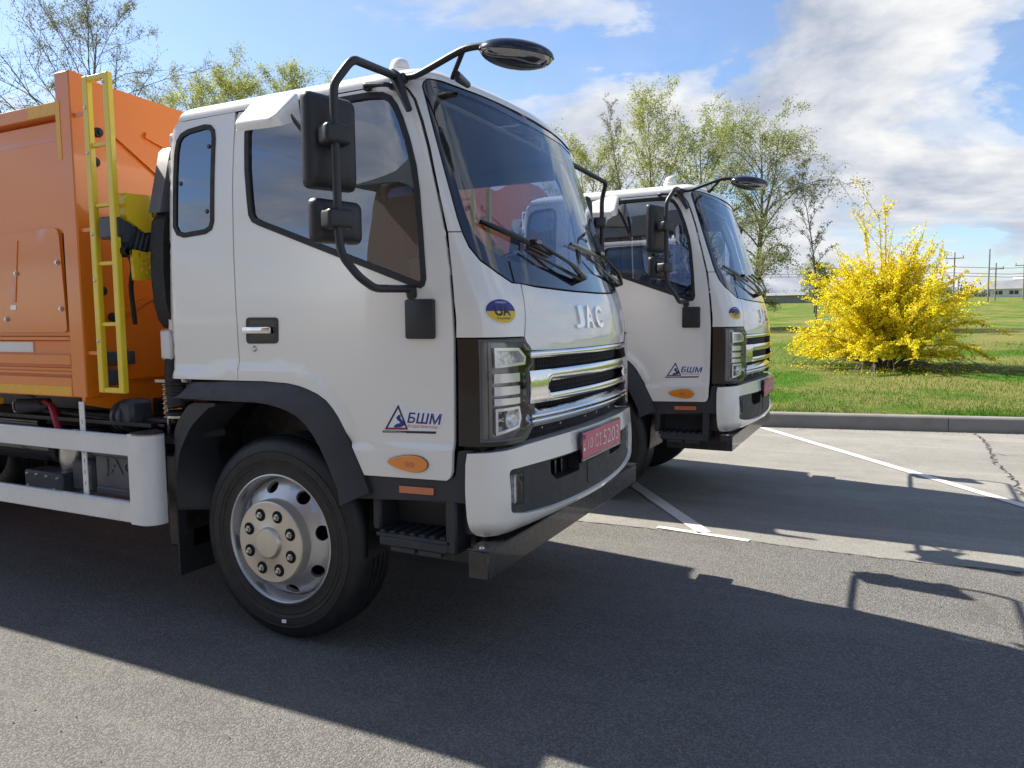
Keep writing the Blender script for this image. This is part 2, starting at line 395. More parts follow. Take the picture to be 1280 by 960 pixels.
def textflat(s, size=1., shear=0., bold=0., align='CENTER', ext=0.):
    cu = bpy.data.curves.new('t', 'FONT'); cu.body = s; cu.size = size; cu.shear = shear; cu.offset = bold; cu.align_x = align; cu.align_y = 'CENTER'; cu.resolution_u = 3; cu.extrude = ext
    o = bpy.data.objects.new('t', cu); COL.objects.link(o); dg = bpy.context.evaluated_depsgraph_get()
    me = bpy.data.meshes.new_from_object(o.evaluated_get(dg)); v = np.array([tuple(q.co) for q in me.vertices]).reshape(-1, 3); f = [tuple(p.vertices) for p in me.polygons]
    bpy.data.objects.remove(o); bpy.data.curves.remove(cu); bpy.data.meshes.remove(me); return v, f
def textfit(s, cx, cy, w, h, **k):
    v, f = textflat(s, **k); lo, hi = v.min(0), v.max(0); v = v.copy()
    v[:, 0] = (v[:, 0] - (lo[0] + hi[0]) / 2) * w / (hi[0] - lo[0]) + cx; v[:, 1] = (v[:, 1] - (lo[1] + hi[1]) / 2) * h / (hi[1] - lo[1]) + cy
    return v, f
def lay(F, v, f, lift=.0):
    """lay flat letters (x, y, depth) on a surface"""
    p, n = F(v[:, 0], v[:, 1]); return p + n * (v[:, 2:3] + lift), f
SHR = pm('lamp_shroud_brown', (.17, .155, .15), .22, coat=.5)
# ================================================================ the near truck (everything in scene metres, stored relative to the root)
USEORG[0] = True
ROOT = bpy.data.objects.new('garbage_truck', None); COL.objects.link(ROOT); ROOT.location = (0, .85, 0)
tag(ROOT, 'nearest white-cab garbage truck with orange body, yellow ladder and front wheel in full view', 'truck', 'white-cab garbage trucks with orange bodies')
T = ROOT
FA = mapA(); 
WOUT = [(.858,2.39),(.860,2.446),(.849,2.468),(.825,2.484),(.785,2.492),(.66,2.492),(.5,2.487),(.3,2.480),(.15,2.476)]  # outlines from here on mostly traced from image pixels, baked as surface coordinates
WLOW = [(.15,1.634),(.3,1.637),(.5,1.644),(.672,1.655),(.750,1.692),(.821,1.738),(.849,1.789),(.860,1.837),(.863,1.91),(.861,2.03),(.859,2.18)]
ws_out = np.array(WOUT + [(-a, z) for a, z in WOUT[::-1]] + [(-a, z) for a, z in WLOW[::-1]] + WLOW)
GIN = [(.828,2.39),(.826,2.43),(.812,2.450),(.78,2.461),(.66,2.462),(.5,2.457),(.3,2.450),(.15,2.446)]
GLO = [(.15,1.727),(.3,1.728),(.447,1.732),(.60,1.742),(.70,1.762),(.775,1.795),(.815,1.85),(.827,1.91),(.829,2.03),(.829,2.18)]
ws_in = np.array(GIN + [(-a, z) for a, z in GIN[::-1]] + [(-a, z) for a, z in GLO[::-1]] + GLO)
# --- windscreen
frit = patch('windscreen_border', mapA(.001), inset(ws_out, .002), FRIT, T, holes=[ws_in], step=.03, rim=.02)
ws = patch('windscreen', mapA(-.002), inset(ws_in, -.012), WSG, T, step=.05, rim=0)
patch('cowl_seam', mapA(.0035), [(.655,1.655),(.660,1.655),(.650,1.742),(.645,1.742)], HOLE, frit, step=.05, rim=.002)
patch('cowl_seam', mapA(.0035), [(-.655,1.655),(-.660,1.655),(-.650,1.742),(-.645,1.742)], HOLE, frit, step=.05, rim=.002)
# --- white skin pieces
door_front = [(.723,2.461),(.752,2.432),(.780,2.394),(.817,2.303),(.853,2.194),(.870,2.130),(.905,2.000),(.943,1.85),(.966,1.707),(.980,1.578),(.988,1.43),(.986,1.20),(.983,1.018),(.978,.895),(.969,.871),(.954,.860)]
door_bot = [(.916,.859),(.546,.849),(.476,.985),(.446,1.045),(.415,1.094),(.386,1.130),(.352,1.162),(.305,1.188),(.253,1.207),(.20,1.221),(.139,1.230),(-.003,1.236),(-.162,1.234)]
door_rear = [(-.160,1.34),(-.168,1.624),(-.176,1.95),(-.181,2.135),(-.179,2.295),(-.174,2.43),(-.160,2.459)]
door_poly = np.array(door_front + door_bot + door_rear)
win = np.array([(-.02,2.441),(.2,2.445),(.444,2.447),(.567,2.446),(.645,2.437),(.686,2.416),(.716,2.379),(.746,2.322),(.782,2.233),(.817,2.119),(.835,2.022),(.854,1.854),(.864,1.724),(.868,1.67),(.860,1.642),(.842,1.631),(.795,1.643),(.583,1.720),(.416,1.779),(.227,1.847),(-.024,1.937),(-.062,1.955),(-.082,1.985),(-.092,2.05),(-.109,2.19),(-.116,2.358),(-.105,2.41),(-.075,2.434)])
qw = np.array([(-.571,2.208),(-.567,2.322),(-.557,2.375),(-.532,2.405),(-.486,2.421),(-.370,2.431),(-.333,2.424),(-.307,2.398),(-.299,2.356),(-.300,2.201),(-.300,1.972),(-.314,1.936),(-.355,1.918),(-.500,1.909),(-.545,1.923),(-.571,1.962)])
quarter = np.array([(-.166,1.234),(-.170,1.234),(-.62,1.232),(-.632,1.25),(-.635,1.5),(-.637,1.9),(-.637,2.18),(-.634,2.31),(-.618,2.385),(-.588,2.435),(-.56,2.462),(-.186,2.464),(-.187,2.295),(-.189,2.135),(-.184,1.95),(-.176,1.624),(-.168,1.34)])
pill = np.array([(.992,1.438),(.984,1.578),(.971,1.707),(.948,1.85)])
def two(fn):
    fn(-1); fn(1)
def side_parts(s):
    mx = lambda off=0., fl=True: mapX(s, off, fl)
    door = patch('door', mx(), door_poly, WHITE, T, holes=[win], step=.022, rim=.022)
    wf = patch('window_seal', mx(.004, False), win, RUBBER, door, holes=[inset(win, .024)], step=.03, rim=.014)
    patch('window_glass', mx(-.008, False), inset(win, .020), SIDEG, door, step=.06, rim=0)
    q = patch('rear_side_panel', mx(), quarter, WHITE, T, holes=[qw], step=.03, rim=.03)
    patch('window_seal', mx(.005, False), qw, RUBBER, q, holes=[inset(qw, .022)], step=.03, rim=.018)
    patch('window_glass', mx(-.002, False), inset(qw, .018), QG, q, step=.06, rim=0)
    b = MB(); b.lathe([(0, -.004), (.008, -.004), (.011, 0), (.011, .006)], axis='Y', n=14)
    F = mx(0, False); pts = [F(np.array([x]), np.array([z]))[0][0] for x, z in ((-.343, 2.324), (-.526, 2.167), (-.349, 2.023))]
    USEORG[0] = False; o = b.build('window_catch', GLOSSB, q); USEORG[0] = True
    repeat(o, pts, q)
    # door handle, its recess plate and the key lock
    F = mx(.004)
    pl = patch('door_handle', F, rnd([(-.108,1.524),(.085,1.522),(.080,1.407),(-.112,1.405)], .02), PLASTIC, door, step=.02, rim=.008)
    patch('handle_recess', mx(.0045), rnd([(-.085,1.512),(.068,1.510),(.064,1.419),(-.088,1.417)], .02), GLOSSB, door, step=.03, rim=.002)
    v = MB(); p0 = F(np.array([-.118]), np.array([1.468]))[0][0]; p1 = F(np.array([.05]), np.array([1.466]))[0][0]
    v.box((-.118, min(p0[1] - s*0, p1[1]) - .0, 1.450), (.052, p0[1] + .001, 1.482)) if False else None
    y0 = p0[1]; v.box((-.118, y0 - .020 if s < 0 else y0 + .004, 1.450), (.052, y0 - .004 if s < 0 else y0 + .020, 1.482), bev=.007, seg=2); v.build('handle_grip', CHROME, door)
    k = MB(); yl = F(np.array([-.066]), np.array([1.381]))[0][0][1]; k.lathe([(0, -.006), (.009, -.006), (.012, -.003), (.013, .004)] if s < 0 else [(0, .006), (.009, .006), (.012, .003), (.013, -.004)], c=(-.064, yl, 1.381), n=18); k.build('door_lock', STEEL, door)
    # the shade in the gaps behind the skins is added further down
    # A-pillar cover and front corner panel (above and below the horizontal seam), laid round the nose
    a = lambda x, z: float(a_of_x(np.array(x), np.array(z)))
    up = [(a(.958, 1.853), 1.853)] + [(a(x + .014, z), z) for x, z in ((.905,2.000),(.870,2.130),(.853,2.194),(.817,2.303),(.780,2.394),(.752,2.432),(.723,2.461))] + [(.864+.11, 2.478)] * 0
    up = [(aa, z) for aa, z in up] + [(a(.70, 2.478), 2.478), (.95, 2.483), (.85, 2.488), (.80, 2.4965), (.83, 2.486), (.853, 2.470), (.8635, 2.447), (.863,2.39), (.864,2.18),(.866,2.03),(.868,1.91),(.866,1.853)]
    if s > 0: up = [(-q_, z) for q_, z in up]
    patch('pillar_cover', FA, np.array(up), WHITE, T, step=.03, rim=.015)
    dn = [(a(.960, 1.847), 1.847), (.866, 1.847), (.855,1.787),(.826,1.733),(.755,1.687),(.676,1.650),(.616,1.6485),(.640,1.54),(.673,1.434)] + [(a(1.002, 1.434), 1.434), (a(.994,1.578),1.578), (a(.980,1.707),1.707)]
    if s > 0: dn = [(-q_, z) for q_, z in dn]
    patch('front_corner_panel', FA, np.array(dn), WHITE, T, step=.03, rim=.015)
    # black bezel round the headlamp
    bz = [(a(1.002,1.428),1.428),(.655,1.428),(.655,1.41),(.60,1.345),(.60,1.07),(.655,1.012),(.69,1.0),(a(1.002,1.0),1.0)]
    if s > 0: bz = [(-q_, z) for q_, z in bz]
    lensP = np.array([(.909,1.424),(.676,1.420),(.640,1.392),(.619,1.359),(.621,1.318),(.655,1.297),(.655,1.151),(.613,1.133),(.613,1.086),(.640,1.052),(.678,1.027),(.694,1.019),(.911,1.020)])
    sg = 1 if s < 0 else -1
    LP = lensP * [sg, 1]
    bez = patch('headlight_bezel', mapA(-.006), np.array(bz), GLOSSB, T, holes=[inset(LP, -.004)], step=.03, rim=.06, rimh=.08)
    hb = patch('headlight', mapA(-.050), inset(LP, -.003), LAMPG, T, step=.03, rim=0)
    def hp(nm, P, off, mat, rim=.02, holes=(), step=.03): return patch(nm, mapA(off), np.array(P) * [sg, 1], mat, hb, holes=[np.array(h) * [sg, 1] for h in holes], step=step, rim=rim)
    hp('lamp_shroud', [(.907,1.422),(.880,1.420),(.880,1.022),(.909,1.022)], -.012, SHR, .05); hp('lamp_shroud', [(.872,1.415),(.856,1.413),(.856,1.028),(.872,1.028)], -.022, SHR, .04)
    up_o = [(.845,1.392),(.700,1.388),(.652,1.350),(.660,1.318),(.845,1.311)]
    hp('lamp_trim', up_o, -.010, LAMPT, .03, [inset(np.array(up_o), .012)]); hp('lamp_unit', inset(np.array(up_o), .010), -.038, LAMPW, 0)
    for z0, z1 in ((1.288, 1.250), (1.236, 1.200), (1.188, 1.160)):
        hp('lamp_strip', [(.848, z0), (.690, z0 - .003), (.690, z1), (.848, z1)], -.016, LAMPT, .025)
    lo_o = [(.845,1.148),(.702,1.150),(.690,1.10),(.706,1.062),(.845,1.042)]
    hp('lamp_trim', lo_o, -.010, LAMPT, .03, [inset(np.array(lo_o), .011)]); hp('lamp_unit', inset(np.array(lo_o), .009), -.040, LAMPG, 0)
    FF = mapA(-.034); c, n_ = FF(np.array([.742 * sg]), np.array([1.100])); R = Vector(n_[0]).to_track_quat('X', 'Z').to_matrix()
    pr = MB(); pr.lathe([(0, .02), (.018, .018), (.030, .006), (.036, .012), (.040, .012), (.042, 0)], axis='X', n=28); pr.v[0] = np.array([tuple(R @ Vector(q)) for q in pr.v[0]]) + c[0]
    pr.build('lamp_projector', LAMPW, hb)
    hp('lamp_badge', [(.836,1.122),(.785,1.121),(.785,1.075),(.836,1.076)], -.024, GLOSSB, .01)
    tv, tf = textfit('JAC', -.811 * sg, 1.099, .040, .018, bold=.02); G = mapA(-.0235); rawmesh('lamp_badge_lettering', *lay(lambda u, v_: G(-u, v_), tv, tf), WHP, hb)
    patch('headlight_lens', mapA(.002), LP, LENS, hb, step=.05, rim=0)
    e_o = inset(LP, -.001); patch('lens_edge', mapA(.003), e_o, GREYP, hb, holes=[inset(LP, .006)], step=.03, rim=.012)
two(side_parts)
# --- front flap with the chrome letters
fp = mirror2([(.608,1.647),(.5,1.638),(.3,1.631),(.15,1.628)])
flap_l = [(.608,1.6475),(.5,1.637),(.3,1.630),(.15,1.627)]
flap_b = [(.15,1.372),(.3,1.372),(.5,1.373),(.640,1.376),(.665,1.43),(.633,1.54)]
fl = np.array(flap_l + [(-a, z) for a, z in flap_l[::-1]] + [(-a, z) for a, z in flap_b[::-1]] + flap_b)
flap = patch('front_flap', FA, fl, WHITE, T, step=.04, rim=.02)
FN = lambda off: (lambda u, v: mapA(off)(-u, v))
for ch, x0, x1 in (('J', -.128, -.052), ('A', -.040, .040), ('C', .058, .138)):
    tv, tf = textfit(ch, -.058 + (x0 + x1) / 2 * 1.35, 1.512, (x1 - x0) * 1.25, .104, bold=.03, ext=.06)
    zz = tv[:, 2]; tv[:, 2] = np.where(zz > 0, .010, -.002)
    rawmesh('badge_letter', *lay(FN(0), tv, tf), CHROME, flap)
# UA sticker (on the near corner panel)
def ell(cx, cz, rx, rz, n=40): return np.array([(cx + rx * math.cos(t), cz + rz * math.sin(t)) for t in np.linspace(0, 2 * math.pi, n, endpoint=False)])
ua = patch('country_sticker', mapA(.0012), ell(.787, 1.536, .082, .052), WHP, T, step=.03, rim=.001)
hb_ = ell(.787, 1.536, .076, .047, 60)
patch('sticker_band', mapA(.0020), hb_[hb_[:, 1] >= 1.536 - 1e-6], BLUEP, ua, step=.03, rim=0); patch('sticker_band', mapA(.0020), hb_[hb_[:, 1] <= 1.536 + 1e-6], YELP, ua, step=.03, rim=0)
tv, tf = textfit('UA', -.787, 1.537, .082, .040, bold=.03); rawmesh('sticker_lettering', *lay(FN(.0028), tv, tf), BLKP, ua)
tv, tf = textfit('УКРАЇНА', -.787, 1.571, .060, .009); rawmesh('sticker_lettering', *lay(FN(.0028), tv, tf), WHP, ua)
tv, tf = textfit('Україна', -.787, 1.507, .074, .011, shear=.3); rawmesh('sticker_lettering', *lay(FN(.0028), tv, tf), BLKP, ua)
# --- roof shell
def roof():
    z0 = 2.466
    base = []
    for a in np.linspace(0, 1.9, 70): base.append(a)
    per = []
    for a in base:
        p = S(a, 2.47)
        if p[0] < -.50: break
        per.append(p)
    xr = per[-1][0]
    for t in np.linspace(0, 1, 8)[1:]: per.append(np.array([xr + (-.555 - xr) * math.sin(t * math.pi / 2), per[-1][1] * 1.0 + (0 if t < 1 else 0), 2.47]))
    yl = per[-1][1]
    for y in np.linspace(yl + .03, YC, 10): per.append(np.array([-.56, y, 2.47]))
    per = np.array(per); far = per.copy(); far[:, 1] = 2 * YC - far[:, 1]; loop = np.concatenate([per, far[-2:0:-1]]); k = len(loop)
    cen = np.array([.10, YC]); rings = []
    for s_, z in ((0, 0), (.002, .022), (.010, .040), (.026, .056), (.050, .068), (.090, .078), (.16, .088), (.27, .096), (.42, .102), (.60, .106)):
        r = loop.copy()
        # distance based inset, clamped per axis
        dx = r[:, 0] - cen[0]; dy = r[:, 1] - cen[1]
        hx = np.where(dx > 0, .83, .66); hy = .83
        fx = 1 - np.minimum(s_ * (1.0 + 1.3 * (dx < 0)), .62) / hx; fy = 1 - s_ / hy
        r[:, 0] = cen[0] + dx * fx; r[:, 1] = cen[1] + dy * fy
        fr = np.clip((loop[:, 0] - .70) / .15, 0, 1); r[:, 2] = z0 + .022 * fr + z - .10 * s_ * 0 + np.where(fr > 0, -.012 * fr * (z > .03), 0)
        rings.append(r)
    v = np.concatenate(rings + [np.array([[cen[0], YC, z0 + .110]])]); f = []
    for i in range(len(rings) - 1):
        for j in range(k): f.append((i * k + j, i * k + (j + 1) % k, (i + 1) * k + (j + 1) % k, (i + 1) * k + j))
    c = len(v) - 1; i = len(rings) - 1
    for j in range(k): f.append((i * k + j, i * k + (j + 1) % k, c))
    b = MB(); b.add(v, f); o = b.build('roof', WHITE, T, angle=60); return o
roof_o = roof()
m = MB(); m.box((.50, .66, 2.575), (.84, 1.04, 2.60), bev=.01); 
bk = MB(); bk.lathe([(.001, .052), (.02, .050), (.036, .038), (.044, .018), (.047, 0), (.055, -.004), (.055, -.03)], c=(.605, .20, 2.578), axis='Z', n=28); bk.build('roof_marker_lamp', WHITE, T)
bk = MB(); bk.lathe([(.001, .052), (.02, .050), (.036, .038), (.044, .018), (.047, 0), (.055, -.004), (.055, -.03)], c=(.605, 1.50, 2.578), axis='Z', n=28); bk.build('roof_marker_lamp', WHITE, T)
# back wall of the cab and the floor, with dark underbody boxes that block light
b = MB(); b.box((-.632, .02, 1.20), (-.60, 1.68, 2.42), bev=.01); b.box((-.615, .06, 2.40), (-.53, 1.64, 2.475), bev=.02); b.build('cab_back_wall', WHITE, T)
b = MB(); b.box((-.60, .03, 1.16), (.95, 1.67, 1.20)); b.box((.42, .05, .86), (1.0, 1.65, 1.17)); b.box((.98, .10, .62), (1.10, 1.60, 1.50)); b.box((-.60, .36, .80), (.42, 1.34, 1.17)); b.build('cab_floor', CHASSIS, T)
# --- interior
b = MB(); b.prism([(.62,1.58),(.72,1.66),(.97,1.69),(1.04,1.62),(1.04,1.2),(.70,1.2),(.66,1.4)], 'Y', .06, 1.64); b.build('dashboard', TRIM, T)
b = MB(); b.box((-.57, .05, 2.425), (.80, 1.65, 2.445), bev=.008); b.box((-.2, .045, 2.335), (.72, .075, 2.43), bev=.006); b.box((-.2, 1.625, 2.335), (.72, 1.655, 2.43), bev=.006); b.build('headlining', LINER, T)
b = MB(); b.box((-.595, .04, 1.2), (-.575, 1.66, 2.42)); b.build('back_trim', GREYP, T)
def seat(y0):
    st = MB(); st.box((-.22, y0, 1.36), (.28, y0 + .48, 1.50), bev=.05, seg=3); o = st.build('seat', SEATM, T)
    bb = MB(); bb.box((-.07, y0 + .01, -.34), (.07, y0 + .47, .34), bev=.05, seg=3)
    bb.v[0] = np.array([tuple(Matrix.Rotation(math.radians(-12), 3, 'Y') @ Vector(q)) for q in bb.v[0]]) + np.array([-.28, 0, 1.78]); bb.build('backrest', SEATM, o)
    hh = MB(); hh.box((-.44, y0 + .12, 2.09), (-.33, y0 + .36, 2.29), bev=.04, seg=3); hh.tube([(-.37, y0 + .18, 2.0), (-.385, y0 + .18, 2.12)], .008); hh.tube([(-.37, y0 + .30, 2.0), (-.385, y0 + .30, 2.12)], .008); hh.build('headrest', SEATM, o)
seat(.20); seat(1.04)
b = MB(); pts = [(0, .20 * math.cos(t), .20 * math.sin(t)) for t in np.linspace(0, 2 * math.pi, 33)]
b.tube(pts, .016, n=8, cap=False); b.tube([(0, -.2, 0), (-.02, 0, -.01), (0, .2, 0)], .014); b.tube([(0, 0, -.2), (-.02, 0, 0)], .016); b.tube([(-.02, 0, 0), (-.16, 0, -.02)], .03)
R = Matrix.Rotation(math.radians(48), 3, 'Y')
for i in range(len(b.v)): b.v[i] = np.array([tuple(R @ Vector((-q[0], q[1], q[2]))) for q in b.v[i]]) + np.array([.50, 1.28, 1.74])
b.build('steering_wheel', GLOSSB, T)
# black strips standing in for the shade inside the door gaps
b = MB(); b.box((-.19, .012, 1.22), (-.145, .04, 2.30)); b.build('door_gap_shade', HOLE, T)
b = MB(); b.box((.945, .02, .90), (1.0, .05, 1.55)); b.build('door_gap_shade', HOLE, T)
# --- wipers
def wiper(p_a, p_b, piv, mid, nm='wiper'):
    G = lambda off, a, z: mapA(off)(np.array([float(a)]), np.array([float(z)]))[0][0]
    b = MB(); n_ = 9
    A = [G(.016, p_a[0] + (p_b[0] - p_a[0]) * t, p_a[1] + (p_b[1] - p_a[1]) * t) for t in np.linspace(0, 1, n_)]
    b.tube(A, [.006, .009, .010, .012, .012, .010, .009, .006], n=6)
    A2 = [G(.006, p_a[0] + (p_b[0] - p_a[0]) * t, p_a[1] + (p_b[1] - p_a[1]) * t - .004) for t in np.linspace(0, 1, n_)]; b.tube(A2, .005, n=5)
    c = G(.03, *mid); b.box(c - [.018, .035, .012], c + [.018, .035, .012], bev=.006)
    o = b.build(nm, GLOSSB, T)
    a = MB(); P = [G(.035, piv[0], piv[1]), G(.055, piv[0] + (mid[0] - piv[0]) * .35, piv[1] + (mid[1] - piv[1]) * .3), G(.036, *mid)]
    a.tube(P, [.016, .010, .007], n=8, fillet=.05); a.tube([G(.0, *piv), G(.045, *piv)], .018, n=12); a.build('wiper_arm', GLOSSB, o)
    return o
wiper((.775, 1.893), (.29, 1.790), (.055, 1.69), (.44, 1.825))
wiper((.03, 1.862), (-.60, 1.815), (-.80, 1.70), (-.38, 1.838))
b = MB(); G = lambda off, a, z: mapA(off)(np.array([float(a)]), np.array([float(z)]))[0][0]
b.tube([G(.02, .53, 1.79), G(.03, .38, 1.745), G(.03, .10, 1.68)], [.005, .006, .009], n=6); b.tube([G(.02, -.18, 1.80), G(.03, -.35, 1.745), G(.03, -.75, 1.69)], [.005, .006, .009], n=6); b.build('wiper_linkage', GLOSSB, T)
# --- grille
gb = patch('grille', mapA(-.055), mirror2([(.650,1.372),(.655,.985)]), None, T, step=.06, rim=0)
gm, t_, b_ = newmat('grille_mesh'); b_.inputs['Base Color'].default_value = (.006, .006, .010, 1); b_.inputs['Roughness'].default_value = .6; b_.inputs['Specular IOR Level'].default_value = .2
vo = t_.nodes.new('ShaderNodeTexVoronoi'); vo.inputs['Scale'].default_value = 46; vo.inputs['Randomness'].default_value = .15
t_.links.new(t_.nodes.new('ShaderNodeTexCoord').outputs['Object'], vo.inputs['Vector']); bp = t_.nodes.new('ShaderNodeBump'); bp.inputs['Strength'].default_value = 1; bp.inputs['Distance'].default_value = .006
t_.links.new(vo.outputs['Distance'], bp.inputs['Height']); t_.links.new(bp.outputs[0], b_.inputs['Normal']); t_.links.new(RAMP(t_, vo.outputs['Distance'], [(.25, (.0015, .0015, .003)), (.5, (.010, .010, .018))]), b_.inputs['Base Color'])
gb.data.materials.clear(); gb.data.materials.append(gm)
def bar(nm, pts_out, mat, off=.0, rim=.05, holes=(), parent=gb, step=.03, th=None): return patch(nm, mapA(off), np.array(pts_out), mat, parent, holes=holes, step=step, rim=rim)
def rect(a0, a1, z0, z1): return np.array([(a0, z0), (a1, z0), (a1, z1), (a0, z1)])
curved = lambda mid, half: (lambda a, z: .010 - .9 * np.abs(z - mid) ** 1.6 / half ** .6)
bar('grille_bar', rect(.640, -.640, 1.369, 1.343), GCHROME, step=.012, off=lambda a, z: .008 - 24 * (z - 1.356) ** 2)
o1 = np.array([(.652,1.290),(-.652,1.290),(-.652,1.154),(.652,1.154)]); i1 = np.array([(.505,1.240),(-.505,1.240),(-.505,1.188),(.505,1.188)])
bar('grille_frame', o1, GCHROME, off=lambda a, z: .014 - (1 - np.clip((np.abs(a) - .49) / .03, 0, 1)) * np.where(z > 1.214, 11 * (z - 1.265) ** 2, 16 * (z - 1.171) ** 2) - np.clip((np.abs(a) - .49) / .03, 0, 1) * 1.6 * (z - 1.222) ** 2, rim=.04, holes=[i1], step=.013)
bar('grille_bar', rect(.640, -.640, 1.108, 1.090), GCHROME, step=.010, off=lambda a, z: .010 - 60 * (z - 1.099) ** 2)
bar('grille_bar', rect(.640, -.640, 1.086, 1.070), GCHROME, step=.010, off=lambda a, z: .012 - 70 * (z - 1.078) ** 2)
bar('grille_mesh_panel', rect(.655, -.655, 1.345, 1.288), gm, off=-.046, rim=0); bar('grille_mesh_panel', rect(.655, -.655, 1.156, 1.106), gm, off=-.046, rim=0); bar('grille_mesh_panel', rect(.51, -.51, 1.245, 1.184), gm, off=-.036, rim=0)
b = MB(); 
for a in (.50, .33, .05, -.12, -.35): 
    c = G(-.045, a, 1.035); b.lathe([(0, .010), (.005, .009), (.006, 0)], c=c, axis='X', n=10)
b.build('grille_bolt', STEEL, gb)
# --- bumper
bt = [(.962,.974),(.85,.980),(.70,.990),(.50,.996),(.25,.998)]; 
bb_ = [(.25,.664),(.474,.655),(.60,.645),(.70,.637),(.851,.630),(.914,.628),(.943,.632),(.956,.66),(.964,.72),(.968,.82),(.968,.93)]
bump_o = np.array(bt + [(-a, z) for a, z in bt[::-1]] + [(-a, z) for a, z in bb_[::-1]] + bb_)
bk_ = rnd([(.807,.906),(.5,.906),(.25,.905),(-.25,.905),(-.5,.906),(-.807,.906),(-.802,.728),(-.70,.707),(-.474,.689),(-.25,.684),(.25,.684),(.474,.689),(.70,.707),(.802,.728)], .022)
boff = lambda a, z: .012 + .016 * np.exp(-((z - .80) / .16) ** 2) - .05 * np.clip((.70 - z) / .07, 0, 1) ** 2
bump = patch('bumper', mapA(boff), bump_o, WHITE, T, holes=[bk_], step=.022, rim=.10, rimh=.03)
rec = [rnd([(.50,.893),(.215,.893),(.215,.802),(.445,.800),(.495,.835)], .012), rnd([(-.50,.893),(-.215,.893),(-.215,.802),(-.445,.800),(-.495,.835)], .012)]
fog = [rnd([(s * .790, .880), (s * .697, .878), (s * .697, .745), (s * .790, .752)], .010) for s in (1, -1)]
bi = patch('bumper_grille', mapA(.004), inset(bk_, .001), MATTE, T, holes=rec + fog, step=.03, rim=.01, rimh=.06)
for r_ in rec: patch('bumper_recess', mapA(-.055), inset(r_, -.004), HOLE, bi, step=.05, rim=0)
for s in (1, -1):
    for a0 in (.46, .40, .34):
        patch('vent_slat', mapA(-.030), rect(s * a0, s * (a0 - .012), .885, .810), GLOSSB, bi, step=.04, rim=.02)
patch('centre_panel', mapA(.007), rnd([(.13,.83),(-.13,.83),(-.12,.72),(.12,.72)], .015), MATTE, bi, step=.04, rim=.006)
for f_ in fog:
    fo = patch('fog_lamp', mapA(-.03), inset(f_, -.002), LAMPW, T, step=.03, rim=0); patch('fog_lamp_lens', mapA(.002), inset(f_, .003), LENS, fo, step=.05, rim=.01)
    c = f_.mean(0); patch('fog_lamp_rib', mapA(-.008), rect(c[0] - .004, c[0] + .004, .755, .868), LAMPW, fo, step=.05, rim=.02)
# number plate
PX = 1.300
def plate():
    b = MB(); b.box((PX - .016, .562, .848), (PX, 1.132, .990), bev=.004); o = b.build('number_plate', GLOSSB, T)
    b = MB(); b.box((PX - .001, .572, .866), (PX + .003, 1.122, .983), bev=.0015); b.build('plate_sheet', RED, o)
    F = mapplane((PX + .0045, 0, 0), (0, 1, 0), (0, 0, 1))
    for s_, cx, w, h in (('10', .668, .066, .050), ('СІ', .775, .085, .062), ('5203', .965, .235, .074)):
        tv, tf = textfit(s_, cx, .926, w, h, bold=-.006); rawmesh('plate_lettering', *lay(F, tv, tf), WTXT, o)
    patch('plate_lettering', F, [(.577,.975),(.605,.975),(.605,.955),(.577,.955)], BLUEP, o, rim=0, step=.1)
    patch('plate_lettering', F, [(.577,.915),(.603,.915),(.603,.900),(.577,.900)], WHP, o, rim=0, step=.1)
    tv, tf = textfit('UA', .590, .930, .022, .014); rawmesh('plate_lettering', *lay(F, tv, tf), WHP, o)
    F2 = mapplane((PX + .001, 0, 0), (0, 1, 0), (0, 0, 1)); tv, tf = textfit('БУДШЛЯХМАШ', .72, .857, .26, .009); rawmesh('plate_lettering', *lay(F2, tv, tf), WHP, o)
    return o
plate_o = plate()
# under-run beam
b = MB(); b.box((1.088, -.119, .501), (1.178, 1.819, .611), bev=.004); b.box((1.083, -.119, .611), (1.182, 1.819, .617), bev=.002)
b.build('underrun_beam', pm('beam_black_paint', (.016, .016, .018), .30, coat=.3, var=.25, vscale=9, dust=.10), T)
b = MB(); b.lathe([(0, .006), (.008, .006), (.012, 0)], c=(1.135, -.09, .617), axis='Z', n=8); b.build('beam_bolt', STEEL, T)
b = MB(); b.box((.86, .30, .50), (1.10, .42, .66)); b.box((.86, 1.28, .50), (1.10, 1.40, .66)); b.build('beam_bracket', CHASSIS, T)
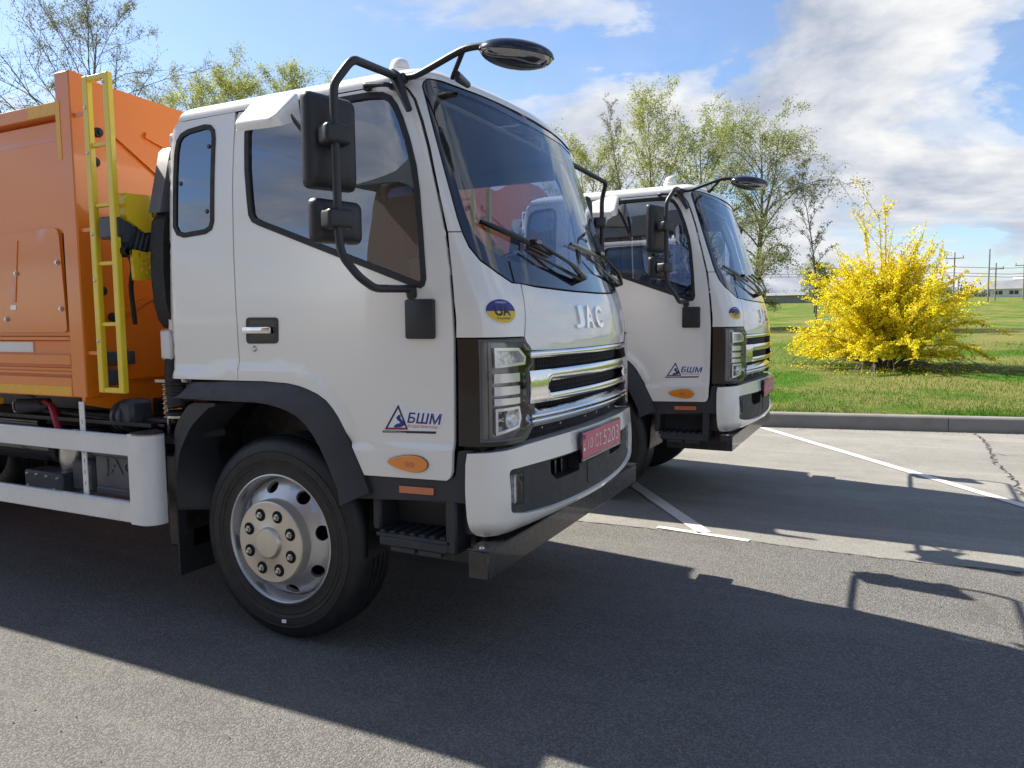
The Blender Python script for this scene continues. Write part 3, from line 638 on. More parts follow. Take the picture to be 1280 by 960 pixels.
# --- sill, reflector, steps, marker
def low_side(s):
    yy = lambda y: y if s < 0 else 2 * YC - y
    def bx(mb, lo, hi, **k):
        l = [lo[0], min(yy(lo[1]), yy(hi[1])), lo[2]]; h = [hi[0], max(yy(lo[1]), yy(hi[1])), hi[2]]; mb.box(l, h, **k)
    F = mapX(s, -.006)
    sill = patch('sill_panel', mapX(s, -.004, False), rnd([(.43,.835),(.54,.846),(.95,.858),(.985,.875),(1.0,.98),(1.06,.985),(1.065,.765),(.96,.772),(.44,.735)], .01), MATTE, T, step=.03, rim=.05)
    if s < 0:
        patch('reflector', mapX(s, .004, False), [(.718,.816),(.886,.820),(.885,.792),(.718,.787)], REFL, T, step=.03, rim=.008)
        mk = MB(); k = 22; c = F(np.array([.775]), np.array([.918]))[0][0]
        P = []
        for t in np.linspace(0, 2 * math.pi, 36, endpoint=False):
            x = math.cos(t); w = .030 * (1 + .35 * x) ; P.append((.772 + .095 * x, .918 + w * math.sin(t)))
        mo = patch('side_marker_lamp', mapX(s, .013), np.array(P), AMBER, T, step=.02, rim=.014, lip=.006)
        patch('lamp_base', mapX(s, .006), inset(np.array(P), -.004), RUBBER, mo, step=.03, rim=.008)
        patch('lamp_bulb', mapX(s, .0145), rnd([(.765,.925),(.81,.925),(.81,.905),(.765,.905)], .006), REFL, mo, step=.03, rim=.001)
    st = MB(); bx(st, (.585, -.03, .585), (.955, .16, .603), bev=.004); o = None
    for i in range(7): bx(st, (.60 + .05 * i, -.02, .603), (.625 + .05 * i, .15, .612))
    bx(st, (.60, -.035, .545), (.95, -.005, .590), bev=.01); bx(st, (.93, -.03, .545), (.985, .10, .78), bev=.01); bx(st, (.66, -.03, .530), (.78, .02, .548)); bx(st, (.80, -.03, .530), (.91, .02, .548))
    bx(st, (.545, .0, .60), (.59, .16, .80), bev=.01); bx(st, (.56, .14, .55), (.98, .17, .86)); st.build('entry_step', MATTE, T)
    bx(st2 := MB(), (.60, .17, .45), (1.08, .30, .86)); st2.build('step_bracket', CHASSIS, T)
    # wheel-arch flare
    outer = [(-.55,1.157),(-.505,1.190),(-.458,1.217)] + [(x, z - .004) for x, z in door_bot[::-1]][:-1]
    outer = [(-.55,1.157),(-.505,1.190),(-.458,1.217),(-.162,1.230),(-.003,1.232),(.139,1.226),(.20,1.217),(.253,1.203),(.305,1.184),(.352,1.158),(.386,1.126),(.415,1.090),(.446,1.041),(.472,.985),(.535,.860),(.572,.775)]
    inner = [(.445,.715),(.437,.779),(.40,.86),(.373,.911),(.345,.962),(.313,1.008),(.272,1.054),(.222,1.090),(.165,1.113),(.108,1.127),(.04,1.138),(-.026,1.142),(-.256,1.141),(-.551,1.143)]
    IN = np.array(inner); OU = np.array(outer)
    def off(x, z):
        di = polydist(x, z, IN); do = polydist(x, z, OU); t = do / (do + di + 1e-6); return .016 + .040 * np.sqrt(np.clip(t, 0, 1))
    patch('wheel_arch', mapX(s, off, False), np.array(outer + inner), MATTE, T, step=.02, rim=.10)
    sp = chaikin([(-.480,1.117),(-.305,1.124),(-.32,1.105),(-.353,1.102),(-.484,1.0),(-.570,.868),(-.614,.68),(-.634,.549),(-.675,.545),(-.676,.70),(-.673,.861),(-.559,1.038)], 1, .15)
    patch('rear_mudguard', mapX(s, .02, False), sp, MATTE, T, step=.03, rim=.24)
    ln = MB(); P = [(.50, .45), (.52, .75), (.44, .98), (.28, 1.12), (-.1, 1.16), (-.40, 1.13), (-.56, .95), (-.62, .70), (-.63, .45)]
    v = [(x, yy(.02), z) for x, z in P] + [(x, yy(.40), z) for x, z in P]; k = len(P)
    ln.add(v, [(i, i + 1, k + i + 1, k + i) for i in range(k - 1)]); ln.build('wheel_arch_liner', CHASSIS, T, angle=80)
    fl_ = MB(); bx(fl_, (-.640, -.03, .23), (-.630, .30, .62)); bx(fl_, (-.642, -.02, .60), (-.620, .30, .63)); fl_.build('mudflap', RUBBER, T)
two(low_side)
b = MB(); b.box((.40, .06, .735), (1.08, 1.64, .80)); b.box((.97, .02, .63), (1.08, 1.68, 1.0)); b.build('underside_light_block', CHASSIS, T)  # dark inner core, added to block light below the cab
# --- dealer sticker on the near door
FS = mapX(-1, .0012); st = patch('dealer_sticker', FS, np.array([(.632,1.030),(.905,1.040),(.946,1.136),(.765,1.137),(.729,1.168),(.715,1.168)]), WHP, T, step=.03, rim=.001)
F2 = mapX(-1, .0022)
tri_o = np.array([(.650,1.049),(.768,1.055),(.722,1.158)]); patch('sticker_triangle', F2, tri_o, BLKP, st, holes=[inset(tri_o, .008)], step=.03, rim=0)
patch('sticker_triangle', mapX(-1, .0026), [(.650,1.049),(.768,1.055),(.764,1.061),(.655,1.055)], REDP, st, step=.03, rim=0)
rd = [(.690,1.060),(.712,1.078),(.735,1.080),(.706,1.098),(.722,1.116),(.735,1.112),(.728,1.100),(.757,1.082),(.748,1.070),(.728,1.062)]; patch('sticker_road', F2, chaikin(rd, 2), BLUEP, st, step=.02, rim=0)
tv, tf = textfit('БШМ', .848, 1.105, .168, .044, shear=.22, bold=.018); rawmesh('sticker_lettering', *lay(F2, tv, tf), BLUEP, st)
tv, tf = textfit('БУДШЛЯХМАШ', .838, 1.070, .145, .013, shear=.2, bold=.01); rawmesh('sticker_lettering', *lay(F2, tv, tf), ORP, st)
patch('sticker_band', F2, [(.638,1.036),(.900,1.045),(.905,1.055),(.642,1.045)], BLKP, st, step=.05, rim=0)
tv, tf = textfit('WWW.BSHM.COM.UA', .70, 1.042, .11, .006); rawmesh('sticker_lettering', *lay(mapX(-1, .003), tv, tf), WHP, st)
# --- mirrors
def mirrors(s, ext=0.):
    my = (lambda p: np.array([p[0], p[1], p[2]])) if s < 0 else (lambda p: np.array([p[0], 2 * YC - p[1] + (ext if p[1] < -.15 else 0), p[2]]))
    ang = 25
    root = MB(); root.box(*sorted2(my((.772, -.030, 1.428)), my((.910, -.056, 1.588))), bev=.010, seg=2); rt = root.build('mirror_bracket', PLASTIC, T)
    t = MB()
    P = [(.805,-.045,1.632),(.800,-.10,1.628),(.812,-.30,1.622),(.818,-.40,1.66),(.765,-.425,1.735),(.748,-.42,1.80),(.746,-.42,2.06),(.744,-.42,2.30),(.748,-.42,2.34),(.792,-.37,2.43),(.733,-.05,2.475),(.722,-.0,2.478)]
    t.tube([my(p) for p in P], .0155, n=12, fillet=.035); 
    t.tube([my((.80,-.03,1.600)), my((.80,-.05,1.636))], .024, n=12); t.build('mirror_tube', PLASTIC, rt)
    br = MB(); br.tube([my(p) for p in ((.700,-.002,2.500),(.722,-.005,2.480),(.745,-.008,2.435),(.772,-.020,2.385),(.800,-.030,2.335))], [.018, .026, .022, .017, .014], n=8)
    br.box(my((.735,.012,2.475)) - [.03,.02,.018], my((.735,.012,2.475)) + [.03,.02,.018], bev=.008); br.build('mirror_arm_clamp', PLASTIC, rt)
    for nm, z0, z1, x0, cz, w in (('mirror_head', 1.985, 2.335, .655, 2.165, .205), ('lower_mirror_head', 1.790, 1.955, .668, 1.868, .205)):
        h = MB(); hh = (z1 - z0) / 2
        P = rnd([(-w/2, -hh), (w/2, -hh*.99), (w/2, hh*.93), (-w/2, hh)], .03, 6)
        # shell: outline rings, domed towards the front of the truck
        rings = []
        for k_, (d, e) in enumerate(((-.012, -.0), (.004, .0), (.022, .006), (.034, .018), (.040, .034))):
            sc = 1 - e / min(w / 2, hh); rings.append(np.array([(d, a * sc, c * sc) for a, c in P]))
        n_ = len(P); v = np.concatenate(rings); f = [(i * n_ + j, i * n_ + (j + 1) % n_, (i + 1) * n_ + (j + 1) % n_, (i + 1) * n_ + j) for i in range(4) for j in range(n_)] + [tuple(range(4 * n_, 5 * n_))]
        R = Matrix.Rotation(math.radians(-ang * (1 if s < 0 else -1)), 3, 'Z')
        cen = my((x0, -.345 if z0 > 1.9 else -.335, (z0 + z1) / 2)); 
        tr = lambda V: np.array([tuple(R @ Vector(q)) for q in V]) + cen
        h.add(tr(v), f); ho = h.build(nm, PLASTIC, T, angle=50)
        g = MB(); Q = inset(P, .006); g.add(tr([(-.010, a, c) for a, c in Q]), [tuple(range(n_))]); g.build('mirror_glass', MIRR, ho)
        c_ = MB(); mc = my((.738, -.405, cz)); c_.box(mc - [.045, .052, .036], mc + [.035, .048, .036], bev=.016, seg=3, rot=R); c_.build('mirror_clamp', PLASTIC, ho)
def sorted2(a, b): a = np.array(a); b = np.array(b); return np.minimum(a, b), np.maximum(a, b)
mirrors(-1); mirrors(1, .30)
# grab handle above the near window
b = MB(); b.tube([(.575,.012,2.462),(.58,-.028,2.464),(.70,-.028,2.448),(.705,.012,2.447)], .010, n=8, fillet=.02); b.box((.56,-.012,2.448),(.592,.02,2.476), bev=.006); b.box((.688,-.012,2.434),(.72,.02,2.462), bev=.006); b.build('grab_handle', PLASTIC, T)
# kerb-side mirror over the door
def kerb_mirror():
    top = [(.046,-.215,2.335),(.075,-.14,2.435),(.215,-.06,2.487),(.262,-.055,2.470),(.285,-.215,2.345),(.262,-.235,2.322)]
    bot = [(.050,-.205,2.300),(.095,-.12,2.34),(.215,-.055,2.38),(.270,-.05,2.36),(.288,-.19,2.300),(.262,-.225,2.288)]
    b = MB(); n_ = 6; v = top + bot; f = [tuple(range(5, -1, -1))] + [(i, (i + 1) % 6, 6 + (i + 1) % 6, 6 + i) for i in range(6)]
    bm = bmesh.new(); vs = [bm.verts.new(q) for q in v]; [bm.faces.new([vs[i] for i in q]) for q in f]
    bmesh.ops.bevel(bm, geom=[e for e in bm.edges if not e.is_boundary], offset=.012, segments=3, profile=.5, affect='EDGES'); bm.verts.index_update()
    b.add([tuple(q.co) for q in bm.verts], [[q.index for q in p.verts] for p in bm.faces]); bm.free(); o = b.build('kerb_mirror', WHITE, T, angle=60)
    b = MB(); b.add([tuple(np.array(q) * [1, 1, 1] + [0, 0, .008]) for q in bot], [tuple(range(6))]); b.build('mirror_glass', MIRR, o)
    b = MB(); b.tube([(.13,-.05,2.44),(.16,-.03,2.455),(.17,.01,2.455)], .010, n=8); b.tube([(.22,-.04,2.44),(.24,.01,2.452)], .012, n=8); b.tube([(.27,-.12,2.36),(.30,-.08,2.30),(.335,-.012,2.18),(.345,-.02,2.12)], .010, n=8, fillet=.03); b.build('mirror_stay', GLOSSB, o)
kerb_mirror()
# front down-view mirror on its arm
b = MB(); b.tube([(.745,.02,2.482),(.79,.015,2.476),(.823,.01,2.478),(1.005,-.005,2.527),(1.058,-.01,2.537),(1.15,-.005,2.532)], .013, n=12, fillet=.05)
b.tube([(1.035,-.005,2.528),(.955,.06,2.475),(.935,.085,2.470)], .010, n=10, fillet=.03)
b.tube([(.965,.07,2.477),(.925,.15,2.490),(.900,.27,2.497)], [.012, .020, .014], n=10); fm = b.build('front_mirror_arm', PLASTIC, T)
def dish():
    A = np.array([1.118,-.035,2.512]); B_ = np.array([1.368,.105,2.478]); ax = (B_ - A) / np.linalg.norm(B_ - A); L_ = np.linalg.norm(B_ - A) / 2; c = (A + B_) / 2
    up = np.array([0, 0, 1.]); up = up - ax * (up @ ax); up /= np.linalg.norm(up); sd = np.cross(ax, up)
    up2 = up * math.cos(math.radians(8)) + sd * math.sin(math.radians(8)); sd2 = np.cross(ax, up2)
    v = []; f = []; n_ = 36; rings = 8
    for i in range(rings + 1):
        t = i / rings * math.pi / 2; r = math.cos(t) ** .8 if i < rings else 0; h = math.sin(t)
        for j in range(n_):
            a = 2 * math.pi * j / n_; v.append(c + ax * (L_ * r * math.cos(a)) + sd2 * (.105 * r * math.sin(a)) + up2 * (.050 * h))
    for i in range(rings):
        for j in range(n_): f.append((i * n_ + j, i * n_ + (j + 1) % n_, (i + 1) * n_ + (j + 1) % n_, (i + 1) * n_ + j))
    b = MB(); b.add(v, f); o = b.build('front_mirror', GLOSSB, T, angle=70)
    v = []; f = []
    for i in range(rings + 1):
        t = i / rings * math.pi / 2; r = math.cos(t); h = math.sin(t)
        for j in range(n_):
            a = 2 * math.pi * j / n_; v.append(c + ax * (L_ * .96 * r * math.cos(a)) + sd2 * (.100 * r * math.sin(a)) - up2 * (.052 * h + .001))
    for i in range(rings):
        for j in range(n_): f.append((i * n_ + j, i * n_ + (j + 1) % n_, (i + 1) * n_ + (j + 1) % n_, (i + 1) * n_ + j))
    b = MB(); b.add(v, f); b.build('mirror_glass', DMIRR, o, angle=70)
dish()
# --- wheels
def wheel_meshes():
    USEORG[0] = False
    R_ = .488
    b = MB(); b.lathe([(.300,.030),(.302,.008),(.310,.002),(.330,.004),(.352,.000),(.354,-.003),(.358,-.003),(.360,-.001),(.372,-.004),(.374,-.0065),(.377,-.0065),(.379,-.004),(.400,-.006),(.412,-.0055),(.414,-.008),(.418,-.008),(.420,-.004),(.425,-.003),(.430,.0),(.445,.003),(.462,.012),(.474,.026),(.482,.038),(.486,.050),(.488,.060),(.4885,.078),(.478,.080),(.478,.088),(.4885,.090),(.4885,.112),(.478,.114),(.478,.122),(.4885,.124),(.4885,.148),(.478,.150),(.478,.158),(.4885,.160),(.4885,.182),(.478,.184),(.478,.192),(.4885,.194),(.487,.212),(.482,.228),(.462,.252),(.40,.268),(.30,.255)], n=96)
    ty = b.build('tyre', TYRE, None, angle=32)
    b = MB(); b.lathe([(.298,.040),(.309,.030),(.3135,.012),(.310,.003),(.303,.001),(.297,.006),(.292,.020),(.289,.050),(.284,.070)], n=80); 
    rim_o = b.build('wheel', SILVER, None, angle=50)
    # disc with hand holes
    hol = [np.array([(.245 * math.cos(t0) + .036 * math.cos(t) * -math.sin(t0) + .027 * math.sin(t) * math.cos(t0), .245 * math.sin(t0) + .036 * math.cos(t) * math.cos(t0) + .027 * math.sin(t) * math.sin(t0)) for t in np.linspace(0, 2 * math.pi, 22, endpoint=False)]) for t0 in [math.radians(12 + 45 * k) for k in range(8)]]
    def F(x, z):
        r = np.hypot(x, z); y = np.interp(r, [0, .19, .205, .25, .275, .290], [.0, .0, .006, .030, .052, .085])
        e = 1e-3; g = (np.interp(r + e, [0, .19, .205, .25, .275, .290], [.0, .0, .006, .030, .052, .085]) - y) / e
        n = np.stack([g * x / (r + 1e-9), -np.ones_like(x), g * z / (r + 1e-9)], -1); n /= np.linalg.norm(n, axis=1)[:, None]; return np.stack([x, y, z], -1), n
    d = patch('wheel_disc', F, ell(0, 0, .288, .288, 80), SILVER, rim_o, holes=hol, step=.018, rim=.02)
    b = MB(); b.lathe([(.286,.085),(.19,.11),(.0,.11)], n=48); b.build('brake_drum', HOLE, rim_o)
    b = MB(); b.lathe([(.196,.004),(.196,-.036),(.192,-.050),(.186,-.054),(.078,-.054),(.074,-.056),(.070,-.070),(.064,-.076),(.040,-.079),(0,-.080)], n=64); hub = b.build('hub', HUBM, rim_o, angle=30)
    b = MB(); b.lathe([(0,-.0016),(.0275,-.0016),(.0295,.0)], n=20); b.build('nut_well', HOLE, hub)
    o = bpy.data.objects['nut_well']; repeat(o, [(.135 * math.cos(a), -.0555, .135 * math.sin(a)) for a in [math.radians(22.5 + 45 * k) for k in range(8)]], hub)
    b = MB(); b.lathe([(0, -.016), (.009, -.016), (.010, -.006), (.0155, -.005), (.0165, .004)], n=6); nu = b.build('wheel_nut', STEEL, hub, smooth=False)
    repeat(nu, [(.135 * math.cos(a), -.0565, .135 * math.sin(a)) for a in [math.radians(22.5 + 45 * k) for k in range(8)]], hub)
    lb = patch('tyre_label', mapplane((0, -.0075, 0), (1, 0, 0), (0, 0, 1)), [(.010,-.382),(.036,-.380),(.036,-.396),(.010,-.398)], WHP, ty, step=.02, rim=.001)
    ty.parent = rim_o; USEORG[0] = True
    return rim_o
wheel0 = wheel_meshes()
def kids(o): return [c for c in bpy.data.objects if c.parent == o]
def copy_tree(o, parent=None, first=True):
    ch = kids(o); c = o.copy(); COL.objects.link(c); c.parent = parent
    for q in ch: copy_tree(q, c)
    return c
# nuts sit two levels under the wheel: hang them on the wheel itself
for c in list(bpy.data.objects):
    if c.parent and c.parent.name == 'hub': c.parent = wheel0
for c in list(bpy.data.objects):
    if c.name.startswith('tyre_label'): c.parent = wheel0
wheel0.parent = T; wheel0.location = tuple(np.array((0, 0, .488)) - ORG)
for x, y, rz, k in ((0, 1.70, 180, 1), (-4.35, .02, 0, 1), (-4.35, 1.68, 180, 1), (-4.35, .33, 0, 2), (-4.35, 1.37, 180, 2)):
    w = copy_tree(wheel0, T); w.location = tuple(np.array((x, y, .488)) - ORG); w.rotation_euler = (0, 0, math.radians(rz))
b = MB(); b.tube([(0, .25, .488), (0, 1.45, .488)], .06); b.tube([(-4.35, .3, .488), (-4.35, 1.4, .488)], .09); b.lathe([(0, -.2), (.16, -.12), (.2, 0), (.16, .12), (0, .2)], c=(-4.35, .85, .488), n=20); b.build('axle', CHASSIS, T)
# --- chassis
b = MB(); b.box((-6.2, .46, .78), (.95, .54, 1.0)); b.box((-6.2, 1.16, .78), (.95, 1.24, 1.0))
for x in (-5.8, -2.6, -1.8, -.9, .6): b.box((x, .54, .82), (x + .08, 1.16, .96))
b.build('chassis_frame', CHASSIS, T)
b = MB(); b.box((-.5, .5, .70), (.5, 1.2, 1.12), bev=.05); b.box((-1.4, .62, .62), (-.5, 1.08, .98), bev=.06); b.build('engine', CHASSIS, T)
# --- orange refuse body: drawn at YB = -.20, then the whole body is scaled about the camera, 4 % larger and further back
body0 = set(bpy.data.objects)
YB = -.20; YF = 2.04; XW = -1.045
b = MB(); b.box((-6.3, YB + .03, 1.15), (XW - .02, YF - .03, 2.50)); b.build('container', ORANGE, T)
fr = MB()
PW = [(YB, 1.10), (YB, 2.715), (.006, 2.700), (.49, 2.683), (.57, 2.706), (.76, 2.792), (1.05, 2.865), (1.43, 2.865), (1.75, 2.78), (YF, 2.70), (YF, 1.10), (1.5, 1.0), (.20, 1.0)]
fr.prism(PW, 'X', XW - .025, XW); wall = fr.build('front_wall', ORANGE, T)
b = MB(); b.box((-1.140, YB - .002, 1.134), (-1.030, YB + .085, 2.72), bev=.006); b.box((XW, YB + .07, 1.14), (XW + .012, YB + .10, 2.70)); b.build('corner_post', ORANGE, T)
b = MB(); b.box((-1.140, YF - .085, 1.134), (-1.030, YF + .002, 2.72), bev=.006); b.build('corner_post', ORANGE, T)
for s_ in (0, 1):
    yy = (lambda y: y) if s_ == 0 else (lambda y: YB + YF - y)
    def bb(nm, x0, x1, z0, z1, d0, d1, mat=ORANGE, bev=.004):
        q = MB(); q.box((x0, min(yy(YB + d0), yy(YB + d1)), z0), (x1, max(yy(YB + d0), yy(YB + d1)), z1), bev=bev); return q.build(nm, mat, T)
    bb('top_rail', -6.3, -1.142, 2.520, 2.586, .0, .10)
    bb('side_panel', -6.3, -1.142, 1.44, 2.408, .018, .04)
    q = MB(); P = [(yy(YB + .06), 2.52), (yy(YB + .075), 2.52), (yy(YB + .035), 2.40), (yy(YB + .018), 2.40)]; q.prism(P, 'X', -6.3, -1.142); q.build('side_slope', ORANGE, T)
    bb('lower_rail', -6.3, -1.142, 1.420, 1.440, .0, .04); bb('lower_panel', -6.3, -1.142, 1.15, 1.42, .022, .04)
    bb('lower_rail', -6.3, -1.142, 1.295, 1.350, .0, .03); bb('lower_rail', -6.3, -1.142, 1.245, 1.265, .002, .03); bb('lower_rail', -6.3, -1.142, 1.262, 1.283, .010, .03); bb('lower_rail', -6.3, -1.142, 1.134, 1.235, .0, .06)
    bb('white_tape', -2.9, -1.47, 1.357, 1.413, .016, .03, PLWHITE, .001)
    bb('reflective_tape', -6.2, -1.146, 1.142, 1.188, -.0025, .01, TAPEY, 0); bb('reflective_tape', -1.36, -1.142, 2.524, 2.582, -.0025, .01, TAPEY, 0); bb('reflective_tape', -1.1395, -1.108, 2.305, 2.588, -.0045, .01, TAPEY, 0)
    bb('marker_lamp', -2.1, -1.85, 1.065, 1.105, .02, .07, TAPEY, .004)
# side access door with its dark hinge gap and bolts
F = mapplane((0, YB + .004, 0), (1, 0, 0), (0, 0, 1))
sdoor = patch('side_hatch', F, rnd([(-2.3,1.462),(-1.162,1.462),(-1.186,1.965),(-1.225,1.985),(-2.3,1.95)], .03), ORANGE, T, step=.06, rim=.02)
patch('hatch_fold', mapplane((0, YB + .000, 0), (1, 0, 0), (0, 0, 1)), [(-1.60,1.62),(-1.545,1.93),(-1.52,1.935),(-1.57,1.62)], ORANGE, sdoor, step=.1, rim=.004)
patch('hatch_gap', mapplane((0, YB + .0165, 0), (1, 0, 0), (0, 0, 1)), [(-1.176,1.955),(-1.158,1.955),(-1.146,1.472),(-1.165,1.472)], HOLE, sdoor, step=.1, rim=.002)
patch('handle_slot', mapplane((0, YB + .002, 0), (1, 0, 0), (0, 0, 1)), rnd([(-1.62,1.605),(-1.57,1.605),(-1.57,1.580),(-1.62,1.580)], .008), STEEL, sdoor, step=.1, rim=.006)
USEORG[0] = False
q = MB(); q.lathe([(0, -.010), (.009, -.010), (.010, -.003), (.014, -.003), (.015, .002)], n=8); bo = q.build('bolt', STEEL, sdoor)
USEORG[0] = True
repeat(bo, [(-1.548, YB + .001, 1.768), (-1.205, YB + .001, 1.811), (-1.196, YB + .001, 1.58), (-1.658, YB + .001, 1.532), (-1.90, YB + .001, 1.77)], sdoor)
# ladder on the near front corner
def ladder():
    y0 = YB - .005
    b = MB()
    b.box((-.915, y0 - .012, 1.168), (-.877, y0 + .018, 2.664), bev=.004)
    v0 = b.v[-1]; b.box((-.768, y0 - .012, 1.168), (-.730, y0 + .018, 2.664), bev=.004)
    b.box((-.877, y0 - .010, 2.636), (-.764, y0 + .016, 2.662), bev=.003); b.box((-.877, y0 - .010, 1.168), (-.764, y0 + .016, 1.194), bev=.003)
    o = b.build('ladder', YELLOW, T)
    USEORG[0] = False; r = MB(); r.box((-.058, -.011, -.010), (.058, .011, .010), bev=.003); ro = r.build('rung', YELLOW, o)
    q = MB(); q.lathe([(0, -.007), (.006, -.006), (.010, 0)], n=8); bt_ = q.build('bolt', STEEL, o); USEORG[0] = True
    repeat(ro, [(-.823, y0 + .008, z) for z in (2.345, 2.065, 1.790, 1.500)], o)
    repeat(bt_, [(-.896, y0 - .012, z) for z in (2.52, 2.31, 1.93, 1.71, 1.42)] + [(-.76, y0 - .012, 2.62)], o)
    for z in (2.50, 1.95, 1.35):
        s = MB(); s.box((XW - .0, y0 + .020, z), (-.90, y0 + .030, z + .018)); s.build('ladder_bracket', ORANGE, o)
ladder()
# things bolted on the front wall
USEORG[0] = False
q = MB(); q.lathe([(0, .035), (.012, .035), (.014, .024), (.024, .022), (.026, .008), (.020, 0)], axis='X', n=12); kn = q.build('wall_knob', RUBBER, wall); USEORG[0] = True
repeat(kn, [(XW, -.06, 2.455), (XW, -.085, 2.305), (XW, -.085, 1.668), (XW, -.035, 1.535)], wall)
def ribbar(p, q_, w=.03):
    p = np.array(p); q_ = np.array(q_); d = (q_ - p) / np.linalg.norm(q_ - p); n = np.array([-d[1], d[0]]) * w / 2
    b = MB(); b.prism([tuple(p - n), tuple(q_ - n), tuple(q_ + n), tuple(p + n)], 'X', XW, XW + .018); b.build('wall_rib', ORANGE, wall)
ribbar((.0, 2.487), (.52, 2.16)); ribbar((.21, 2.50), (.9, 2.30)); ribbar((-.05, 1.52), (.50, 1.80)); ribbar((-.18, 1.22), (1.9, 1.20), .012)
b = MB(); b.box((XW, -.13, 1.29), (XW + .03, -.02, 1.36), bev=.004); b.box((XW, -.11, 1.19), (XW + .05, -.04, 1.27), bev=.006); b.box((XW, .03, 1.29), (XW + .03, .07, 1.36), bev=.004); b.build('junction_box', GREYM, wall)
seen = set()
for o_ in set(bpy.data.objects) - body0:
    inst = o_.name.split('.')[0] in ('bolt', 'rung', 'wall_knob')
    k_ = 1.042; sh = np.array([-.105, .108, -.063])  # factor and shift together scale the body about the camera position
    if inst: o_.location = tuple(np.array(o_.location) * k_ + sh + (k_ - 1) * ORG); continue
    if o_.data is None or o_.data.name in seen: continue
    seen.add(o_.data.name)
    for q_ in o_.data.vertices: q_.co = Vector(tuple(np.array(q_.co) * k_ + sh + (k_ - 1) * ORG))
# yellow guard and grey hydraulic block between cab and body
F = mapplane((-.85, 0, 0), (0, 1, 0), (0, 0, 1)); hol = [ell(.09, 2.055, .012, .016, 12)]
yg = patch('yellow_guard', F, [(-.062,2.143),(.074,2.150),(.128,2.070),(.086,1.968),(.036,1.960),(-.057,2.016)], YELLOW, T, holes=hol, step=.04, rim=.10)
b = MB(); b.box((-.95, .105, 1.98), (-.845, .14, 2.09), bev=.004, rot=Matrix.Rotation(math.radians(12), 3, 'X')); b.build('guard_side', YELLOW, yg)
hol = [ell(y, z, .011, .013, 12) for y, z in ((0, 1.845), (.045, 1.84), (.022, 1.81), (0, 1.775), (.05, 1.79), (.03, 1.76))]
patch('yellow_guard', F, [(-.044,1.870),(.080,1.856),(.082,1.724),(-.036,1.718)], YELLOW, T, holes=hol, step=.03, rim=.02)
b = MB(); b.box((-.96, -.09, 1.88), (-.87, .10, 2.0), bev=.015, rot=Matrix.Rotation(math.radians(-18), 3, 'X'))
for i in range(5): b.box((-.93 + 0.0, -.04 + i * .028, 1.865), (-.855, -.028 + i * .028, 1.975), bev=.003, rot=Matrix.Rotation(math.radians(-18), 3, 'X'))
b.box((-1.0, -.115, 1.92), (-.86, -.075, 2.03), bev=.012); b.build('hydraulic_valve', GREYM, T)
b = MB(); b.tube([(-.9, -.06, 1.93), (-.9, .0, 1.80), (-1.0, .05, 1.70), (XW, .1, 1.5)], .012, n=8, fillet=.06); b.lathe([(0, -.02), (.03, -.02), (.032, 0), (.02, .03)], c=(-.87, -.07, 1.86), axis='X', n=14); b.tube([(-.86, .0, 2.0), (-.85, -.06, 1.87)], .006); b.build('hydraulic_hose', RUBBER, T)
# air intake behind the cab
b = MB(); b.prism([(-.04 + .01, 2.04), (.03, 2.05), (.16, 2.05), (.16, 2.33), (.075, 2.37), (.045, 2.345)], 'X', -.735, -.655); b.build('air_intake_snorkel', GREYP, T)
b = MB(); P = [(.20, 2.04), (.02, 2.05), (-.010, 2.0), (-.022, 1.92), (-.030, 1.75), (-.022, 1.60), (.0, 1.52), (.03, 1.48), (.20, 1.46)]; b.prism(P, 'X', -.74, -.650); b.build('air_intake_duct', RUBBER, T)
b = MB(); b.box((-.74, .0, 1.32), (-.66, .12, 1.47), bev=.01); b.build('air_filter_label', PLWHITE, T)
b = MB(); b.tube([(-.70, .06, 1.42), (-.69, .055, 1.25), (-.66, .045, 1.08)], [.045, .06, .065], n=16)
for z in (1.05, 1.10, 1.15, 1.20): b.lathe([(.055, -.012), (.070, -.004), (.070, .004), (.055, .012)], c=(-.67, .05, z), axis='Z', n=18)
b.build('air_hose', RUBBER, T)
b = MB(); b.lathe([(.066, -.008), (.071, -.006), (.071, .006), (.066, .008)], c=(-.66, .045, 1.035), axis='Z', n=24); b.build('hose_clamp', STEEL, T)
